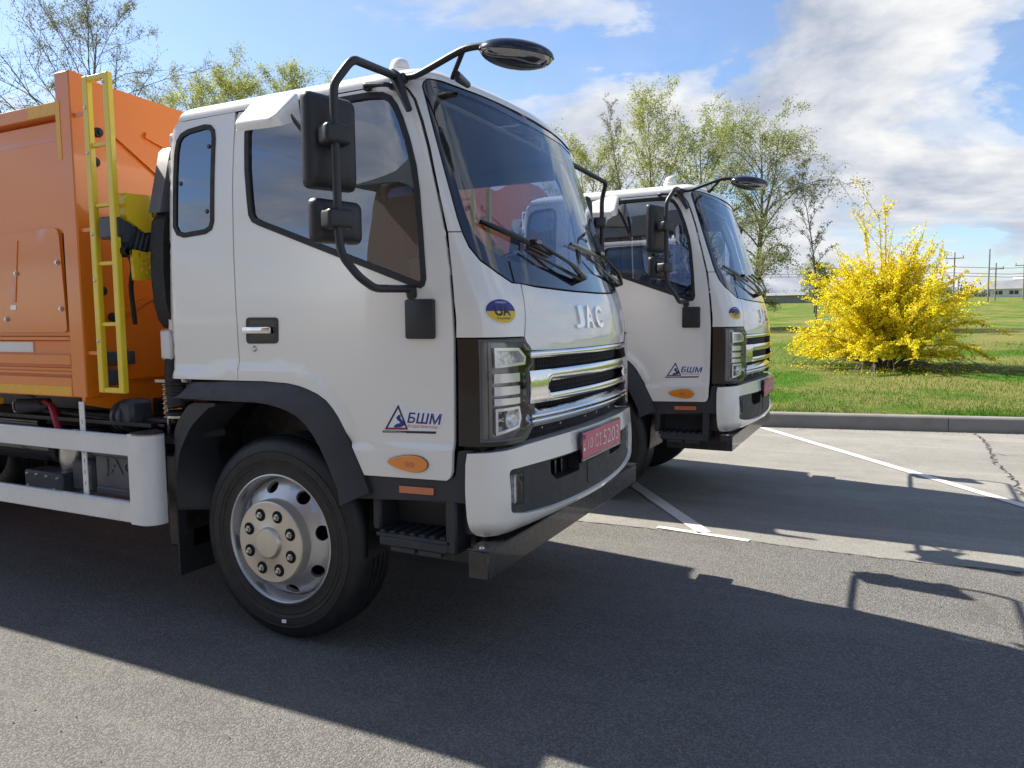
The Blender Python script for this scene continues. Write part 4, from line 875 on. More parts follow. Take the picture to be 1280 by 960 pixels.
# side guard rails (near side), with wrapped front end
for s_ in (0, 1):
    yy = (lambda y: y) if s_ == 0 else (lambda y: 2 * YC - y)
    YR = -.15
    def rb(nm, lo, hi, mat=PLWHITE, bev=.004):
        q = MB(); q.box((lo[0], min(yy(lo[1]), yy(hi[1])), lo[2]), (hi[0], max(yy(lo[1]), yy(hi[1])), hi[2]), bev=bev); return q.build(nm, mat, T)
    for z0, z1 in ((.848, .952), (.512, .617)):
        r = rb('guard_rail', (-3.55, YR, z0), (-.800, YR + .028, z1))
        rb('rail_fold', (-3.55, YR - .003, z1 - .012), (-.800, YR + .001, z1 - .004)); 
    c = MB(); pts = [(-.815, YR - .004), (-.78, YR - .004)] + [(-.745 + .075 * math.sin(t), YR + .071 - .075 * math.cos(t)) for t in np.linspace(0, math.pi * .62, 10)] 
    pts2 = [(x, y) for x, y in pts]; inn = [(x - .0, y + .006) if i < 2 else (-.745 + (x + .745) * .93, YR + .071 + (y - YR - .071) * .93) for i, (x, y) in enumerate(pts)]
    poly = [(x, yy(y)) for x, y in pts2 + inn[::-1]]; n_ = len(poly)
    c.prism(poly, 'Z', .507, .960); c.build('rail_end_plate', PLWHITE, T, angle=30)
    c = MB(); c.prism([(x, yy(y)) for x, y in [(-.80, YR + .0)] + pts[1:] + [(-.80, YR + .15)]], 'Z', .952, .968); c.build('rail_end_cap', RUBBER, T)
    F = mapplane((0, yy(YR + .034), 0), (1, 0, 0), (0, 0, 1))
    hs = [rect(-1.214, -1.204, z, z + .022) for z in (.66, .72, .78, .985, .83)]
    patch('rail_bracket', F, [(-1.228,.60),(-1.190,.60),(-1.190,1.10),(-1.228,1.10)], PLWHITE, T, holes=hs, step=.05, rim=.006)
    rb('rail_bracket', (-2.35, YR + .03, .55), (-2.31, YR + .036, 1.10)); rb('bracket_arm', (-1.22, YR + .036, .88), (-1.20, .46, .92), CHASSIS)
# battery box, tanks and fittings behind the rails
bx_ = MB(); bx_.box((-1.26, -.03, .60), (-.86, .36, .86), bev=.02); bx_.box((-1.27, -.04, .79), (-.85, .37, .875), bev=.02); bx_.box((-1.23, -.045, .60), (-.89, -.028, .64), bev=.006); bat = bx_.build('battery_box', GREYP, T)
tv, tf = textfit('JAC', -1.055, .745, .26, .10, bold=.02, ext=.05); tv[:, 2] = np.where(tv[:, 2] > 0, .006, -.002)
Fb = mapplane((0, -.030, 0), (1, 0, 0), (0, 0, 1)); rawmesh('battery_box_lettering', *lay(Fb, tv, tf), GREYP, bat)
b = MB(); b.tube([(-2.9, .16, .80), (-1.78, .16, .80)], .11, n=24); b.tube([(-2.9, .10, .93), (-1.9, .10, .93)], .03, n=12); b.build('air_tank', pm('tank_black', (.02, .02, .022), .22, coat=.4, var=.1), T)
b = MB(); b.box((-1.97, .02, .545), (-1.62, .16, .66), bev=.008); b.box((-1.60, .06, .56), (-1.40, .20, .74), bev=.02); bxs = b.build('valve_block', GREYM, T)
b = MB()
for x, z in ((-1.94, .64), (-1.85, .64), (-1.76, .635), (-1.66, .63), (-1.94, .57), (-1.70, .565)): b.lathe([(0, -.008), (.009, -.007), (.012, 0)], c=(x, .02, z), n=8)
b.build('valve_bolts', STEEL, bxs)
b = MB(); b.lathe([(.02, -.13), (.075, -.12), (.085, -.06), (.085, .06), (.075, .12), (.02, .13)], c=(-1.70, .16, .78), axis='Z', n=24); b.build('filter_canister', STEEL, T)
b = MB(); b.lathe([(.0, -.12), (.072, -.12), (.08, -.10), (.08, .10), (.05, .13)], c=(-1.52, .18, .78), axis='Z', n=24); b.build('filter_canister', GREYM, T)
b = MB(); b.box((-3.0, .02, .965), (-.86, .46, .985)); b.box((-3.0, .30, .99), (-.7, .46, 1.08)); b.box((-1.0, -.02, .90), (-.62, .40, .925)); b.build('subframe', CHASSIS, T)
b = MB(); b.tube([(-1.95, .00, 1.035), (-1.82, .10, 1.035)], .042, n=20); cn = b.build('socket', GREYM, T)
b = MB(); c0 = np.array([-1.955, -.004, 1.035]); 
for i in range(3): b.tube([(c0[0] + .026 * math.cos(t), c0[1] - .006, c0[2] + .036 * math.sin(t)) for t in np.linspace(0, 2 * math.pi, 20)], .006, n=6, cap=False)
b.build('socket_ring', STEEL, cn)
b = MB(); b.tube([(-1.80, .06, 1.06), (-1.72, .05, 1.04), (-1.66, .03, .98), (-1.62, .02, .90)], [.012, .02, .022, .02], n=8, fillet=.02); b.build('red_cable', CABLE, T)
b = MB(); b.tube([(-1.98, .05, 1.10), (-1.85, .03, 1.09), (-1.80, .04, 1.04)], .005, n=6); b.tube([(-2.1, .07, 1.0), (-1.6, .06, 1.0), (-1.3, .08, .98), (-.8, .06, .97)], .012, n=6); b.tube([(-2.1, .10, .99), (-1.2, .10, .995), (-.7, .12, .98)], .016, n=6); b.build('air_lines', CHASSIS, T)
b = MB(); b.lathe([(0, -.03), (.075, -.03), (.082, -.02), (.082, .0), (.06, .004), (.060, .02), (.085, .03), (.085, .06), (0, .06)], c=(-1.16, .10, 1.005), axis='X', n=28); b.box((-1.13, .03, .96), (-1.02, .17, 1.10), bev=.02); b.build('pump_flange', GREYM, T)
b = MB(); P = [(-.80 + .022 * math.cos(t), .08 + .022 * math.sin(t), 1.00 + .012 * t / math.pi) for t in np.linspace(0, 16 * math.pi, 150)]; b.tube(P, .0045, n=6); b.tube([(-.80, .08, .93), (-.80, .08, 1.22)], .010, n=8); b.box((-.84, .04, 1.20), (-.76, .12, 1.215)); b.build('mount_spring', STEEL, T)
b = MB(); b.box((-.86, .10, 1.02), (-.72, .13, 1.18), bev=.004); b.build('spring_bracket', ORANGE, T)
b = MB(); b.box((-.80, .04, .34), (-.63, .42, .84), bev=.02); b.build('lit_gap_blocker', CHASSIS, T)  # invented dark box, added to hide sunlit ground behind the rail end
b = MB(); b.box((-6.60, .1, 1.1), (-6.45, 1.6, 2.5), bev=.02); b.build('tailgate', ORANGE, T)
USEORG[0] = False
# --------------------------- the second truck: a copy of the first with every part, its own place and plate
T2 = copy_tree(ROOT)
yaw = -0.01182; tx, ty = (0.356, 3.242)
T2.rotation_euler = (0, 0, yaw); T2.location = (tx - math.sin(yaw) * .85, ty + math.cos(yaw) * .85, 0.0)
tag(T2, 'second garbage truck, farther and to the right, its cab half hidden by the nearest truck')
# ================================================================ the place
KD = np.array([2.86, .52]); KD /= np.linalg.norm(KD); KN = np.array([-KD[1], KD[0]]); K0 = np.array([1.32, 8.15])   # kerb line and its normal (away from the camera)
KH = .195
def kd(x, y): return (x - K0[0]) * KN[0] + (y - K0[1]) * KN[1]
def lz(x, y):
    d = kd(x, y); return (KH - .02) + .031 * np.clip(d, 0, 170) + .02 * np.sin(x * .35 + 1) * np.sin(y * .3) * np.clip(d / 6, 0, 1)
def asphalt(name, c1, c2, agg, sc, bump):
    m, t, b = newmat(name); g = t.nodes.new('ShaderNodeTexCoord').outputs['Object']
    v = t.nodes.new('ShaderNodeTexVoronoi'); v.inputs['Scale'].default_value = sc; t.links.new(g, v.inputs['Vector'])
    v2 = t.nodes.new('ShaderNodeTexVoronoi'); v2.inputs['Scale'].default_value = sc * 2.3; t.links.new(g, v2.inputs['Vector'])
    big = NOISE(t, g, .55, 6, .6); mid = NOISE(t, g, 5, 6, .65); fine = NOISE(t, g, sc * .9, 3, .7)
    base = MIX(t, RAMP(t, big, [(.3, 0), (.7, 1)]), c1, c2)
    base = MIX(t, RAMP(t, NOISE(t, g, .23, 4, .6, .5, loc=(7, 3, 0)), [(.46, 0), (.56, .30)]), base, tuple(x * .62 for x in c1))
    base = MIX(t, RAMP(t, mid, [(.35, .45), (.7, 0)]), base, tuple(x * .72 for x in c1))
    st = t.nodes.new('ShaderNodeSeparateColor'); t.links.new(v.outputs['Color'], st.inputs[0])
    st2 = t.nodes.new('ShaderNodeSeparateColor'); t.links.new(v2.outputs['Color'], st2.inputs[0])
    col = MIX(t, RAMP(t, st.outputs[0], [(.55, 0), (.62, agg), (1, agg)]), base, tuple(min(1, x * 1.9) for x in c2))
    col = MIX(t, RAMP(t, st2.outputs[1], [(.0, .75 * agg + .2), (.35, 0)]), col, tuple(x * .35 for x in c1))
    col = MIX(t, RAMP(t, fine, [(.35, .35), (.55, 0)]), col, tuple(x * .4 for x in c1))
    stain = RAMP(t, NOISE(t, g, 1.7, 7, .7, .6, loc=(4, 2, 0)), [(.56, 0), (.74, .42)])
    trk = RAMP(t, NOISE(t, g, 1.1, 5, .65, .3, loc=(0, 5, 0), scl=(.25, 1.8, 1)), [(.50, 0), (.70, .25)]); col = MIX(t, trk, col, tuple(min(1, x * 1.5) for x in c2)); col = MIX(t, stain, col, tuple(x * .55 for x in c1))
    t.links.new(col, b.inputs['Base Color']); b.inputs['Roughness'].default_value = .88; b.inputs['Specular IOR Level'].default_value = .25
    h = M('ADD', M('MULTIPLY', v.outputs['Distance'], -.8, nt=t), M('MULTIPLY', fine, .7, nt=t), nt=t)
    bp = t.nodes.new('ShaderNodeBump'); bp.inputs['Strength'].default_value = bump; bp.inputs['Distance'].default_value = .006; t.links.new(h, bp.inputs['Height']); t.links.new(bp.outputs[0], b.inputs['Normal'])
    return m
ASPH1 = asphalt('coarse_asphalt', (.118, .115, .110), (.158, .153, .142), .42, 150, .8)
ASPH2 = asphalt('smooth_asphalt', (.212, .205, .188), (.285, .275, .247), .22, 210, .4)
seam = [(-60, 2.60), (-6, 2.56), (-2, 2.57), (.0, 2.555), (.50, 2.535), (1.27, 2.555), (1.87, 2.52), (2.54, 2.49), (3.26, 2.54), (6, 2.58), (60, 2.9)]
def sheet(name, v, f, mat, kind='structure'): o = rawmesh(name, v, f, mat); tag(o, kind=kind); return o
n = len(seam)
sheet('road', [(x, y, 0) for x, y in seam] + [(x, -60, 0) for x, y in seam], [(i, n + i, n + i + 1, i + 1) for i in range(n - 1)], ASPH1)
kl = lambda t: K0 + KD * t
far = []
for x, y in seam: 
    t = (x - K0[0]) / KD[0]; far.append(kl(t))
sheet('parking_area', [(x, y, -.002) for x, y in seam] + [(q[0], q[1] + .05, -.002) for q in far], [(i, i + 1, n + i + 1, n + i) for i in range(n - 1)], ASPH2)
CR = pm('crack_dark', (.045, .042, .038), .95)
def ribbon(name, pts, w, z, mat, jit=0, seed=1):
    r = random.Random(seed); P = [np.array(p, float) for p in pts]; Q = []
    for a, b_ in zip(P[:-1], P[1:]):
        k = max(1, int(np.linalg.norm(b_ - a) / .035)) if jit else 1
        for i in range(k): Q.append(a + (b_ - a) * i / k + (np.array([r.uniform(-1, 1), r.uniform(-1, 1)]) * jit if jit else 0))
    Q.append(P[-1]); v = []
    for i, q in enumerate(Q):
        d = Q[min(i + 1, len(Q) - 1)] - Q[max(i - 1, 0)]; d /= np.linalg.norm(d) + 1e-9; nn = np.array([-d[1], d[0]]); ww = w * (r.uniform(.3, 1.2) if jit else 1) / 2
        v += [(*(q + nn * ww), z), (*(q - nn * ww), z)]
    return sheet(name, v, [(2 * i, 2 * i + 1, 2 * i + 3, 2 * i + 2) for i in range(len(Q) - 1)], mat)
ribbon('asphalt_joint', [(x, y) for x, y in seam[1:-1]], .016, .003, CR, .008)
ribbon('asphalt_crack', [(3.607,8.605),(3.663,7.739),(3.628,6.864),(3.594,6.262),(3.633,5.528),(3.604,4.761),(3.66,4.3),(3.58,3.7)], .020, .003, CR, .03, 4)
ribbon('asphalt_crack', [(3.628,6.9),(3.75,6.85),(3.86,6.87)], .02, .003, CR, .02, 5)
PM_, t, b_ = newmat('worn_white_marking'); g = t.nodes.new('ShaderNodeTexCoord').outputs['Object']
b_.inputs['Roughness'].default_value = .8
wn = RAMP(t, NOISE(t, g, 40, 6, .75), [(.40, 0), (.52, 1)]); t.links.new(MIX(t, MIX(t, .75, wn, 1.0), (.30, .29, .265), (.60, .59, .55)), b_.inputs['Base Color'])
def line(p, q, w): 
    p, q = np.array(p, float), np.array(q, float); d = (q - p) / np.linalg.norm(q - p); nn = np.array([-d[1], d[0]]) * w / 2
    k = 24; r = random.Random(int(w * 1000)); v = []
    for i in range(k + 1):
        c = p + (q - p) * i / k; v += [(*(c + nn * (1 + r.uniform(-.06, .06))), .004), (*(c - nn * (1 + r.uniform(-.06, .06))), .004)]
    sheet('parking_line', v, [(2 * i, 2 * i + 1, 2 * i + 3, 2 * i + 2) for i in range(k)], PM_)
line((-.30, 5.08), (1.44, 2.60), .105); line((1.10, 7.99), (4.60, 2.86), .10); line((4.2, 8.5), (7.8, 3.2), .10)
line((1.10, 2.615), (1.75, 2.535), .055)
# kerb: one block after the other
KM = pm('kerb_concrete', (.19, .185, .17), .9, bump=.6, bscale=120, var=.14, vscale=3, dust=.3)
def kerb_piece(t0, t1):
    b = MB(); k = 10; prof = [(0, -.05), (.004, KH - .03), (.02, KH - .004), (.04, KH), (.16, KH), (.175, KH - .01), (.18, -.05)]
    vs = []
    for t in (t0, t1):
        for d, z in prof: c = kl(t) + KN * d; vs.append((c[0], c[1], z))
    m_ = len(prof); b.add(vs, [(i, i + 1, m_ + i + 1, m_ + i) for i in range(m_ - 1)] + [tuple(range(m_)), tuple(range(2 * m_ - 1, m_ - 1, -1))]); return b
kb = bpy.data.objects.new('kerb', None); COL.objects.link(kb); tag(kb, kind='structure')
for i in range(-6, 10):
    t0 = i * 2.4 - .35; o = kerb_piece(t0, t0 + 2.392).build('kerb_stone', KM, kb, angle=60)
# lawn sheet
GM, t, b_ = newmat('lawn'); g = t.nodes.new('ShaderNodeTexCoord').outputs['Object']
n_a = NOISE(t, g, .55, 6, .6, .4, loc=(2.3, 1.1, 0)); n_b = NOISE(t, g, 14, 6, .7); n_c = NOISE(t, g, .07, 4, .5, scl=(.45, 1.6, 1))
sy = t.nodes.new('ShaderNodeSeparateXYZ'); t.links.new(g, sy.inputs[0]); band = RAMP(t, M('DIVIDE', sy.outputs[1], 100, nt=t), [(.12, -.03), (.20, -.01), (.30, .045), (.44, .04), (.52, -.06), (.62, -.12)])
straw = RAMP(t, M('ADD', band, M('ADD', M('MULTIPLY', n_a, .7, nt=t), M('ADD', M('MULTIPLY', n_b, .25, nt=t), M('MULTIPLY', n_c, .25, nt=t), nt=t), nt=t), nt=t), [(.545, 0), (.66, 1)])
gr = MIX(t, RAMP(t, n_b, [(.3, 0), (.7, 1)]), (.030, .085, .006), (.075, .165, .012)); col = MIX(t, straw, gr, MIX(t, n_b, (.12, .125, .030), (.22, .21, .070)))
t.links.new(col, b_.inputs['Base Color']); b_.inputs['Roughness'].default_value = 1; b_.inputs['Specular IOR Level'].default_value = .1
bp = t.nodes.new('ShaderNodeBump'); bp.inputs['Distance'].default_value = .03; bp.inputs['Strength'].default_value = .8; t.links.new(NOISE(t, g, 40, 4, .7), bp.inputs['Height']); t.links.new(bp.outputs[0], b_.inputs['Normal'])
us = np.concatenate([np.linspace(-900, -60, 15), np.linspace(-50, 50, 101), np.linspace(60, 900, 15)]); ds = np.concatenate([np.linspace(.17, 30, 61), np.linspace(33, 170, 40), [220, 400, 900]])
v = []
for d in ds:
    for u in us: c = K0 + KD * u + KN * d; v.append((c[0], c[1], float(lz(c[0], c[1]))))
nu = len(us); sheet('lawn', v, [(j * nu + i, j * nu + i + 1, (j + 1) * nu + i + 1, (j + 1) * nu + i) for j in range(len(ds) - 1) for i in range(nu - 1)], GM)
# ground round the lot that the photograph does not reach
v = [(-900, -900, -.06), (900, -900, -.06), (900, 900, -.06), (-900, 900, -.06)]; sheet('ground', v, [(0, 1, 2, 3)], pm('far_ground', (.14, .15, .08), 1, var=.3, vscale=.05))
rng = np.random.default_rng(7)
def patchy(x, y):
    return np.sin(x * 1.3 + 2 * np.sin(y * .8)) * np.sin(y * 1.1 + 1.7 * np.sin(x * .6)) + .6 * np.sin(x * 3.7 + 1) * np.sin(y * 3.1 + 2)
def blades(name, nb, dmin, dmax, h, w, mats, seed):
    r = np.random.default_rng(seed); d = dmin + (dmax - dmin) * r.random(nb) ** 1.7; u = r.uniform(-1, 1, nb) * (5 + d * .75) + 2.2 + d * .1
    x = K0[0] + KD[0] * u + KN[0] * d; y = K0[1] + KD[1] * u + KN[1] * d; z = lz(x, y)
    pa = patchy(x, y) + r.normal(0, .45, nb); sel = pa > .62
    a = r.uniform(0, 2 * np.pi, nb); hh = h * r.uniform(.35, 1.15, nb) * np.where(sel, .45, 1) * (1 + .02 * d); ww = w * (1 + .05 * d); le = r.normal(0, .35, (nb, 2)) * hh[:, None]
    p0 = np.stack([x - np.cos(a) * ww, y - np.sin(a) * ww, z - .01], 1); p1 = np.stack([x + np.cos(a) * ww, y + np.sin(a) * ww, z - .01], 1); p2 = np.stack([x + le[:, 0], y + le[:, 1], z + hh], 1)
    V = np.stack([p0, p1, p2], 1).reshape(-1, 3); me = bpy.data.meshes.new(name); me.from_pydata(V.tolist(), [], [(3 * i, 3 * i + 1, 3 * i + 2) for i in range(nb)])
    mi = np.where(sel, 2, (r.random(nb) < .45).astype(int)); me.polygons.foreach_set('material_index', mi.astype(np.int32)); o = link(name, me, None, mats); tag(o, kind='stuff'); return o
def leafmat(name, col, tr=.35, rough=.6):
    m, t, b = newmat(name); g = t.nodes.new('ShaderNodeTexCoord').outputs['Object']; nn = NOISE(t, g, 3.5, 4, .6); c = MIX(t, RAMP(t, nn, [(.3, 0), (.7, 1)]), tuple(x * .7 for x in col), tuple(min(1, x * 1.3) for x in col))
    t.links.new(c, b.inputs['Base Color']); b.inputs['Roughness'].default_value = rough; b.inputs['Specular IOR Level'].default_value = .2
    tl = t.nodes.new('ShaderNodeBsdfTranslucent'); t.links.new(c, tl.inputs[0]); mx = t.nodes.new('ShaderNodeMixShader'); mx.inputs[0].default_value = tr
    t.links.new(b.outputs[0], mx.inputs[1]); t.links.new(tl.outputs[0], mx.inputs[2]); t.links.new(mx.outputs[0], t.nodes['Material Output'].inputs[0]); return m
blades('grass', 95000, .17, 16, .055, .0035, [leafmat('grass_dark', (.028, .090, .006)), leafmat('grass_light', (.085, .19, .012)), leafmat('dry_grass', (.26, .22, .10))], 3)
rg = np.random.default_rng(17); gv = []; gf = []
for i in range(1500):
    if i < 650: t_ = rg.uniform(-1.5, 5); q = kl(t_) - KN * abs(rg.normal(0, .10)) - KN * .01; s_ = rg.uniform(.003, .010)
    else: q = np.array([rg.uniform(-3, 5), rg.uniform(-1.8, 7)]); s_ = rg.uniform(.0025, .006)
    b0 = len(gv); a0 = rg.uniform(0, 6.28); gv += [(q[0] + s_ * math.cos(a0 + k * 2.09), q[1] + s_ * math.sin(a0 + k * 2.09), .002) for k in range(3)] + [(q[0], q[1], .002 + s_ * .9)]; gf += [(b0, b0 + 1, b0 + 3), (b0 + 1, b0 + 2, b0 + 3), (b0 + 2, b0, b0 + 3)]
tag(rawmesh('grit', gv, gf, pm('grit_stone', (.22, .20, .17), .9, var=.3, vscale=9)), kind='stuff')
# ---------------------------------------------------------------- trees
BARK = pm('bark', (.15, .13, .105), .9, bump=.6, bscale=60, var=.3, vscale=6); BARKL = pm('pale_bark', (.24, .22, .19), .85, var=.4, vscale=5)
def leaves(name, P, size, mats, seed, aspect=.55, parent=None, wts=None):
    r = np.random.default_rng(seed); n = len(P); a = r.normal(0, 1, (n, 3)); a /= np.linalg.norm(a, axis=1)[:, None]; b = r.normal(0, 1, (n, 3)); b -= a * (a * b).sum(1)[:, None]; b /= np.linalg.norm(b, axis=1)[:, None]
    s = size * r.uniform(.6, 1.4, n)[:, None]; q = [P - a * s * .5, P + b * s * aspect * .5, P + a * s * .5, P - b * s * aspect * .5]
    V = np.stack(q, 1).reshape(-1, 3); me = bpy.data.meshes.new(name); me.from_pydata(V.tolist(), [], [(4 * i, 4 * i + 1, 4 * i + 2, 4 * i + 3) for i in range(n)])
    mi = r.choice(len(mats), n, p=wts); me.polygons.foreach_set('material_index', mi.astype(np.int32)); return link(name, me, parent, mats)
def tree(label, cat, base, h, spread, seed, mats, nleaf, lsize, up=.6, droop=0., first=.2, tr=.10, bark=BARK, nb=26, sub=7, twl=.30, group=None, leafjit=.10, name='tree', narrow=1., wts=None, lean=0., topw=0.):
    r = np.random.default_rng(seed); base = np.array(base, float); root = bpy.data.objects.new(name, None); COL.objects.link(root); root.location = base; tag(root, label, cat, group)
    b = MB(); tw = []
    def axis(p, d, L_, k, wob, dr=0.):
        P = [p]; d = d / np.linalg.norm(d)
        for i in range(k):
            d = d + r.normal(0, wob, 3) + np.array([0, 0, -dr * (i / k)]); d /= np.linalg.norm(d); P.append(P[-1] + d * L_ / k)
        return np.array(P)
    tk = axis(np.zeros(3) - [0, 0, .15], np.array([lean, 0, 1.]), h * .97, 14, .035); b.tube(tk, list(np.linspace(tr, tr * .08, 15)), n=7, cap=False)
    for i in range(nb):
        f = first + (1 - first) * (i + r.random()) / nb; k = f * 14; i0 = min(int(k), 13); p = tk[i0] + (tk[i0 + 1] - tk[i0]) * (k - i0); az = i * 2.4 + r.normal(0, .4)
        env = max(topw * (1 - .6 * ((f - first) / (1 - first)) ** 6), math.sin(math.pi * min(1, max(.12, (1 - (f - first) / (1 - first)) ** .8 * .95))) ** .6 * narrow)
        L1 = spread * (.55 + .45 * r.random()) * max(.18, env); e = up * r.uniform(.7, 1.3)
        d = np.array([math.cos(az), math.sin(az), e]); P = axis(p, d, L1 * 1.15, 6, .10, droop * .6); r0 = tr * (1 - f) * .55 + .008; r0 *= .75; b.tube(P, list(np.linspace(r0, r0 * .22, 7)), n=5, cap=False)
        for j in range(sub):
            g = .25 + .75 * (j + r.random()) / sub; k = g * 6; j0 = min(int(k), 5); p2 = P[j0] + (P[j0 + 1] - P[j0]) * (k - j0)
            d2 = (P[j0 + 1] - P[j0]); d2 /= np.linalg.norm(d2); d2 = d2 + r.normal(0, .55, 3) + [0, 0, .1]; P2 = axis(p2, d2, L1 * twl * r.uniform(.6, 1.3), 4, .14, droop); b.tube(P2, list(np.linspace(r0 * .3 + .003, .003, 5)), n=3, cap=False)
            for q in range(3):
                s0 = P2[r.integers(1, 4)]; P3 = axis(s0, (P2[-1] - P2[0]) / (np.linalg.norm(P2[-1] - P2[0]) + 1e-9) + r.normal(0, .6, 3), L1 * twl * .6, 3, .15, droop * 1.6); b.tube(P3, [.004, .003, .003, .002], n=3, cap=False); tw.append(P3)
            tw.append(P2)
    b.build('trunk', bark, root, smooth=True, angle=80)
    cl = []
    A_t = tw; m_ = len(A_t); wt_ = r.random(m_) ** 1.6 + .03; idx = r.choice(m_, nleaf, p=wt_ / wt_.sum()); 
    segs = [t_ for t_ in A_t]
    for i in range(m_):
        c = int((idx == i).sum()); 
        if not c: continue
        s_ = segs[i]; k = r.random(c) * (len(s_) - 1); j = np.minimum(k.astype(int), len(s_) - 2); cl.append(s_[j] + (s_[j + 1] - s_[j]) * (k - j)[:, None] + r.normal(0, leafjit, (c, 3)))
    P = np.concatenate(cl); leaves('crown', P, lsize, mats, seed + 1, parent=root, wts=wts); return root
LG = [leafmat('spring_leaf_yellow', (.36, .38, .055), .5), leafmat('spring_leaf_green', (.25, .31, .06), .5), leafmat('catkin_pale', (.48, .48, .24), .4)]
LD = [leafmat('willow_leaf', (.22, .26, .09), .45), leafmat('willow_leaf_light', (.32, .36, .12), .45), leafmat('willow_leaf_pale', (.42, .43, .24), .4)]
LB = [leafmat('bud_brown', (.20, .18, .10), .3), leafmat('bud_green', (.20, .24, .08), .4)]
Z = lambda x, y: float(lz(np.array(x), np.array(y)))
def tr_at(u, v_top, D, **k): pass
GT = 'spring trees behind the trucks'

def at(x, y): return (x, y, Z(x, y) - .05)
tree('bare branching tree with sparse brown buds, behind the orange body at far left', 'tree', at(-20.4, 12.9), 10.7, 4.3, 21, LB, 24336, .055, topw=.8, first=.3, up=1.0, tr=.15, nb=45, sub=11, bark=BARK, group=GT, name='budding_tree', leafjit=.06, narrow=1.0)
tree('second bare budding tree cut by the left edge of the photograph', 'tree', at(-25.5, 10.2), 9.6, 4.4, 22, LB, 7800, .055, up=.95, tr=.16, nb=35, sub=11, group=GT, name='budding_tree', leafjit=.06)
tree('rounded light green birch just left of the gap above the orange wall', 'tree', at(-22.9, 19.5), 10.5, 3.3, 23, LG, 25875, .070, topw=.85, first=.35, up=1.1, tr=.13, nb=40, sub=10, bark=BARKL, group=GT, name='birch_tree', leafjit=.12)
tree('yellow-green birch rising over the rear of the nearest cab roof', 'tree', at(-20.9, 20.5), 10.7, 2.6, 24, LG, 27312, .070, topw=.85, first=.35, up=1.1, tr=.13, nb=40, sub=10, bark=BARKL, group=GT, name='birch_tree', leafjit=.12)
tree('light green birch above the white mirror over the cab door', 'tree', at(-20.2, 21.9), 10.6, 2.9, 25, LG, 30186, .070, topw=.85, first=.35, up=1.1, tr=.13, nb=40, sub=10, bark=BARKL, group=GT, name='birch_tree', leafjit=.12)
tree('yellow-green tree right behind the windscreen edge of the nearest cab', 'tree', at(-10.4, 33.0), 8.6, 3.64, 26, LG, 14076, 0.088, up=1.2, tr=.12, nb=35, sub=10, group=GT, name='birch_tree', leafjit=.12)
tree('thin leafless poplar spire between the two cabs', 'tree', at(-7.9, 31.1), 11.0, 1.40, 27, LB, 1820, 0.069, up=2.4, tr=.07, nb=35, sub=8, group=GT, name='poplar_tree', leafjit=.03, first=.35)
tree('tallest tree with a bare pointed tip and yellow-green crown above the second cab', 'tree', at(-7.9, 35.8), 11.5, 3.22, 28, LG, 16421, 0.088, up=1.7, tr=.12, nb=43, sub=10, group=GT, name='birch_tree', leafjit=.12)
tree('broad green crown directly above the roof of the second cab', 'tree', at(-5.3, 35.5), 9.6, 4.06, 29, LG, 17985, 0.088, up=1.2, tr=.14, nb=40, sub=10, group=GT, name='birch_tree', leafjit=.13, wts=[.3, .6, .1])
tree('broad drooping willow right of the second cab, its branches hanging to the ground', 'tree', at(-2.7, 33.0), 9.3, 3.25, 30, LD, 27744, 0.081, up=1.25, droop=.8, tr=.16, nb=48, sub=11, group=GT, name='willow_tree', leafjit=.12, first=.10, narrow=1.2, lean=.0)
tree('slender nearly bare sapling between the willow and the yellow bush', 'tree', at(0.1, 31.4), 7.7, 1.33, 31, LB, 2340, 0.069, up=1.6, tr=.05, nb=29, sub=7, group=GT, name='sapling', leafjit=.04, first=.15)
tree('small round green tree far off beside the yellow bush', 'tree', at(-2.3, 62.4), 3.7, 1.7, 32, LD, 3500, .16, up=1.0, tr=.12, nb=21, sub=8, name='small_tree', leafjit=.2, first=.25)

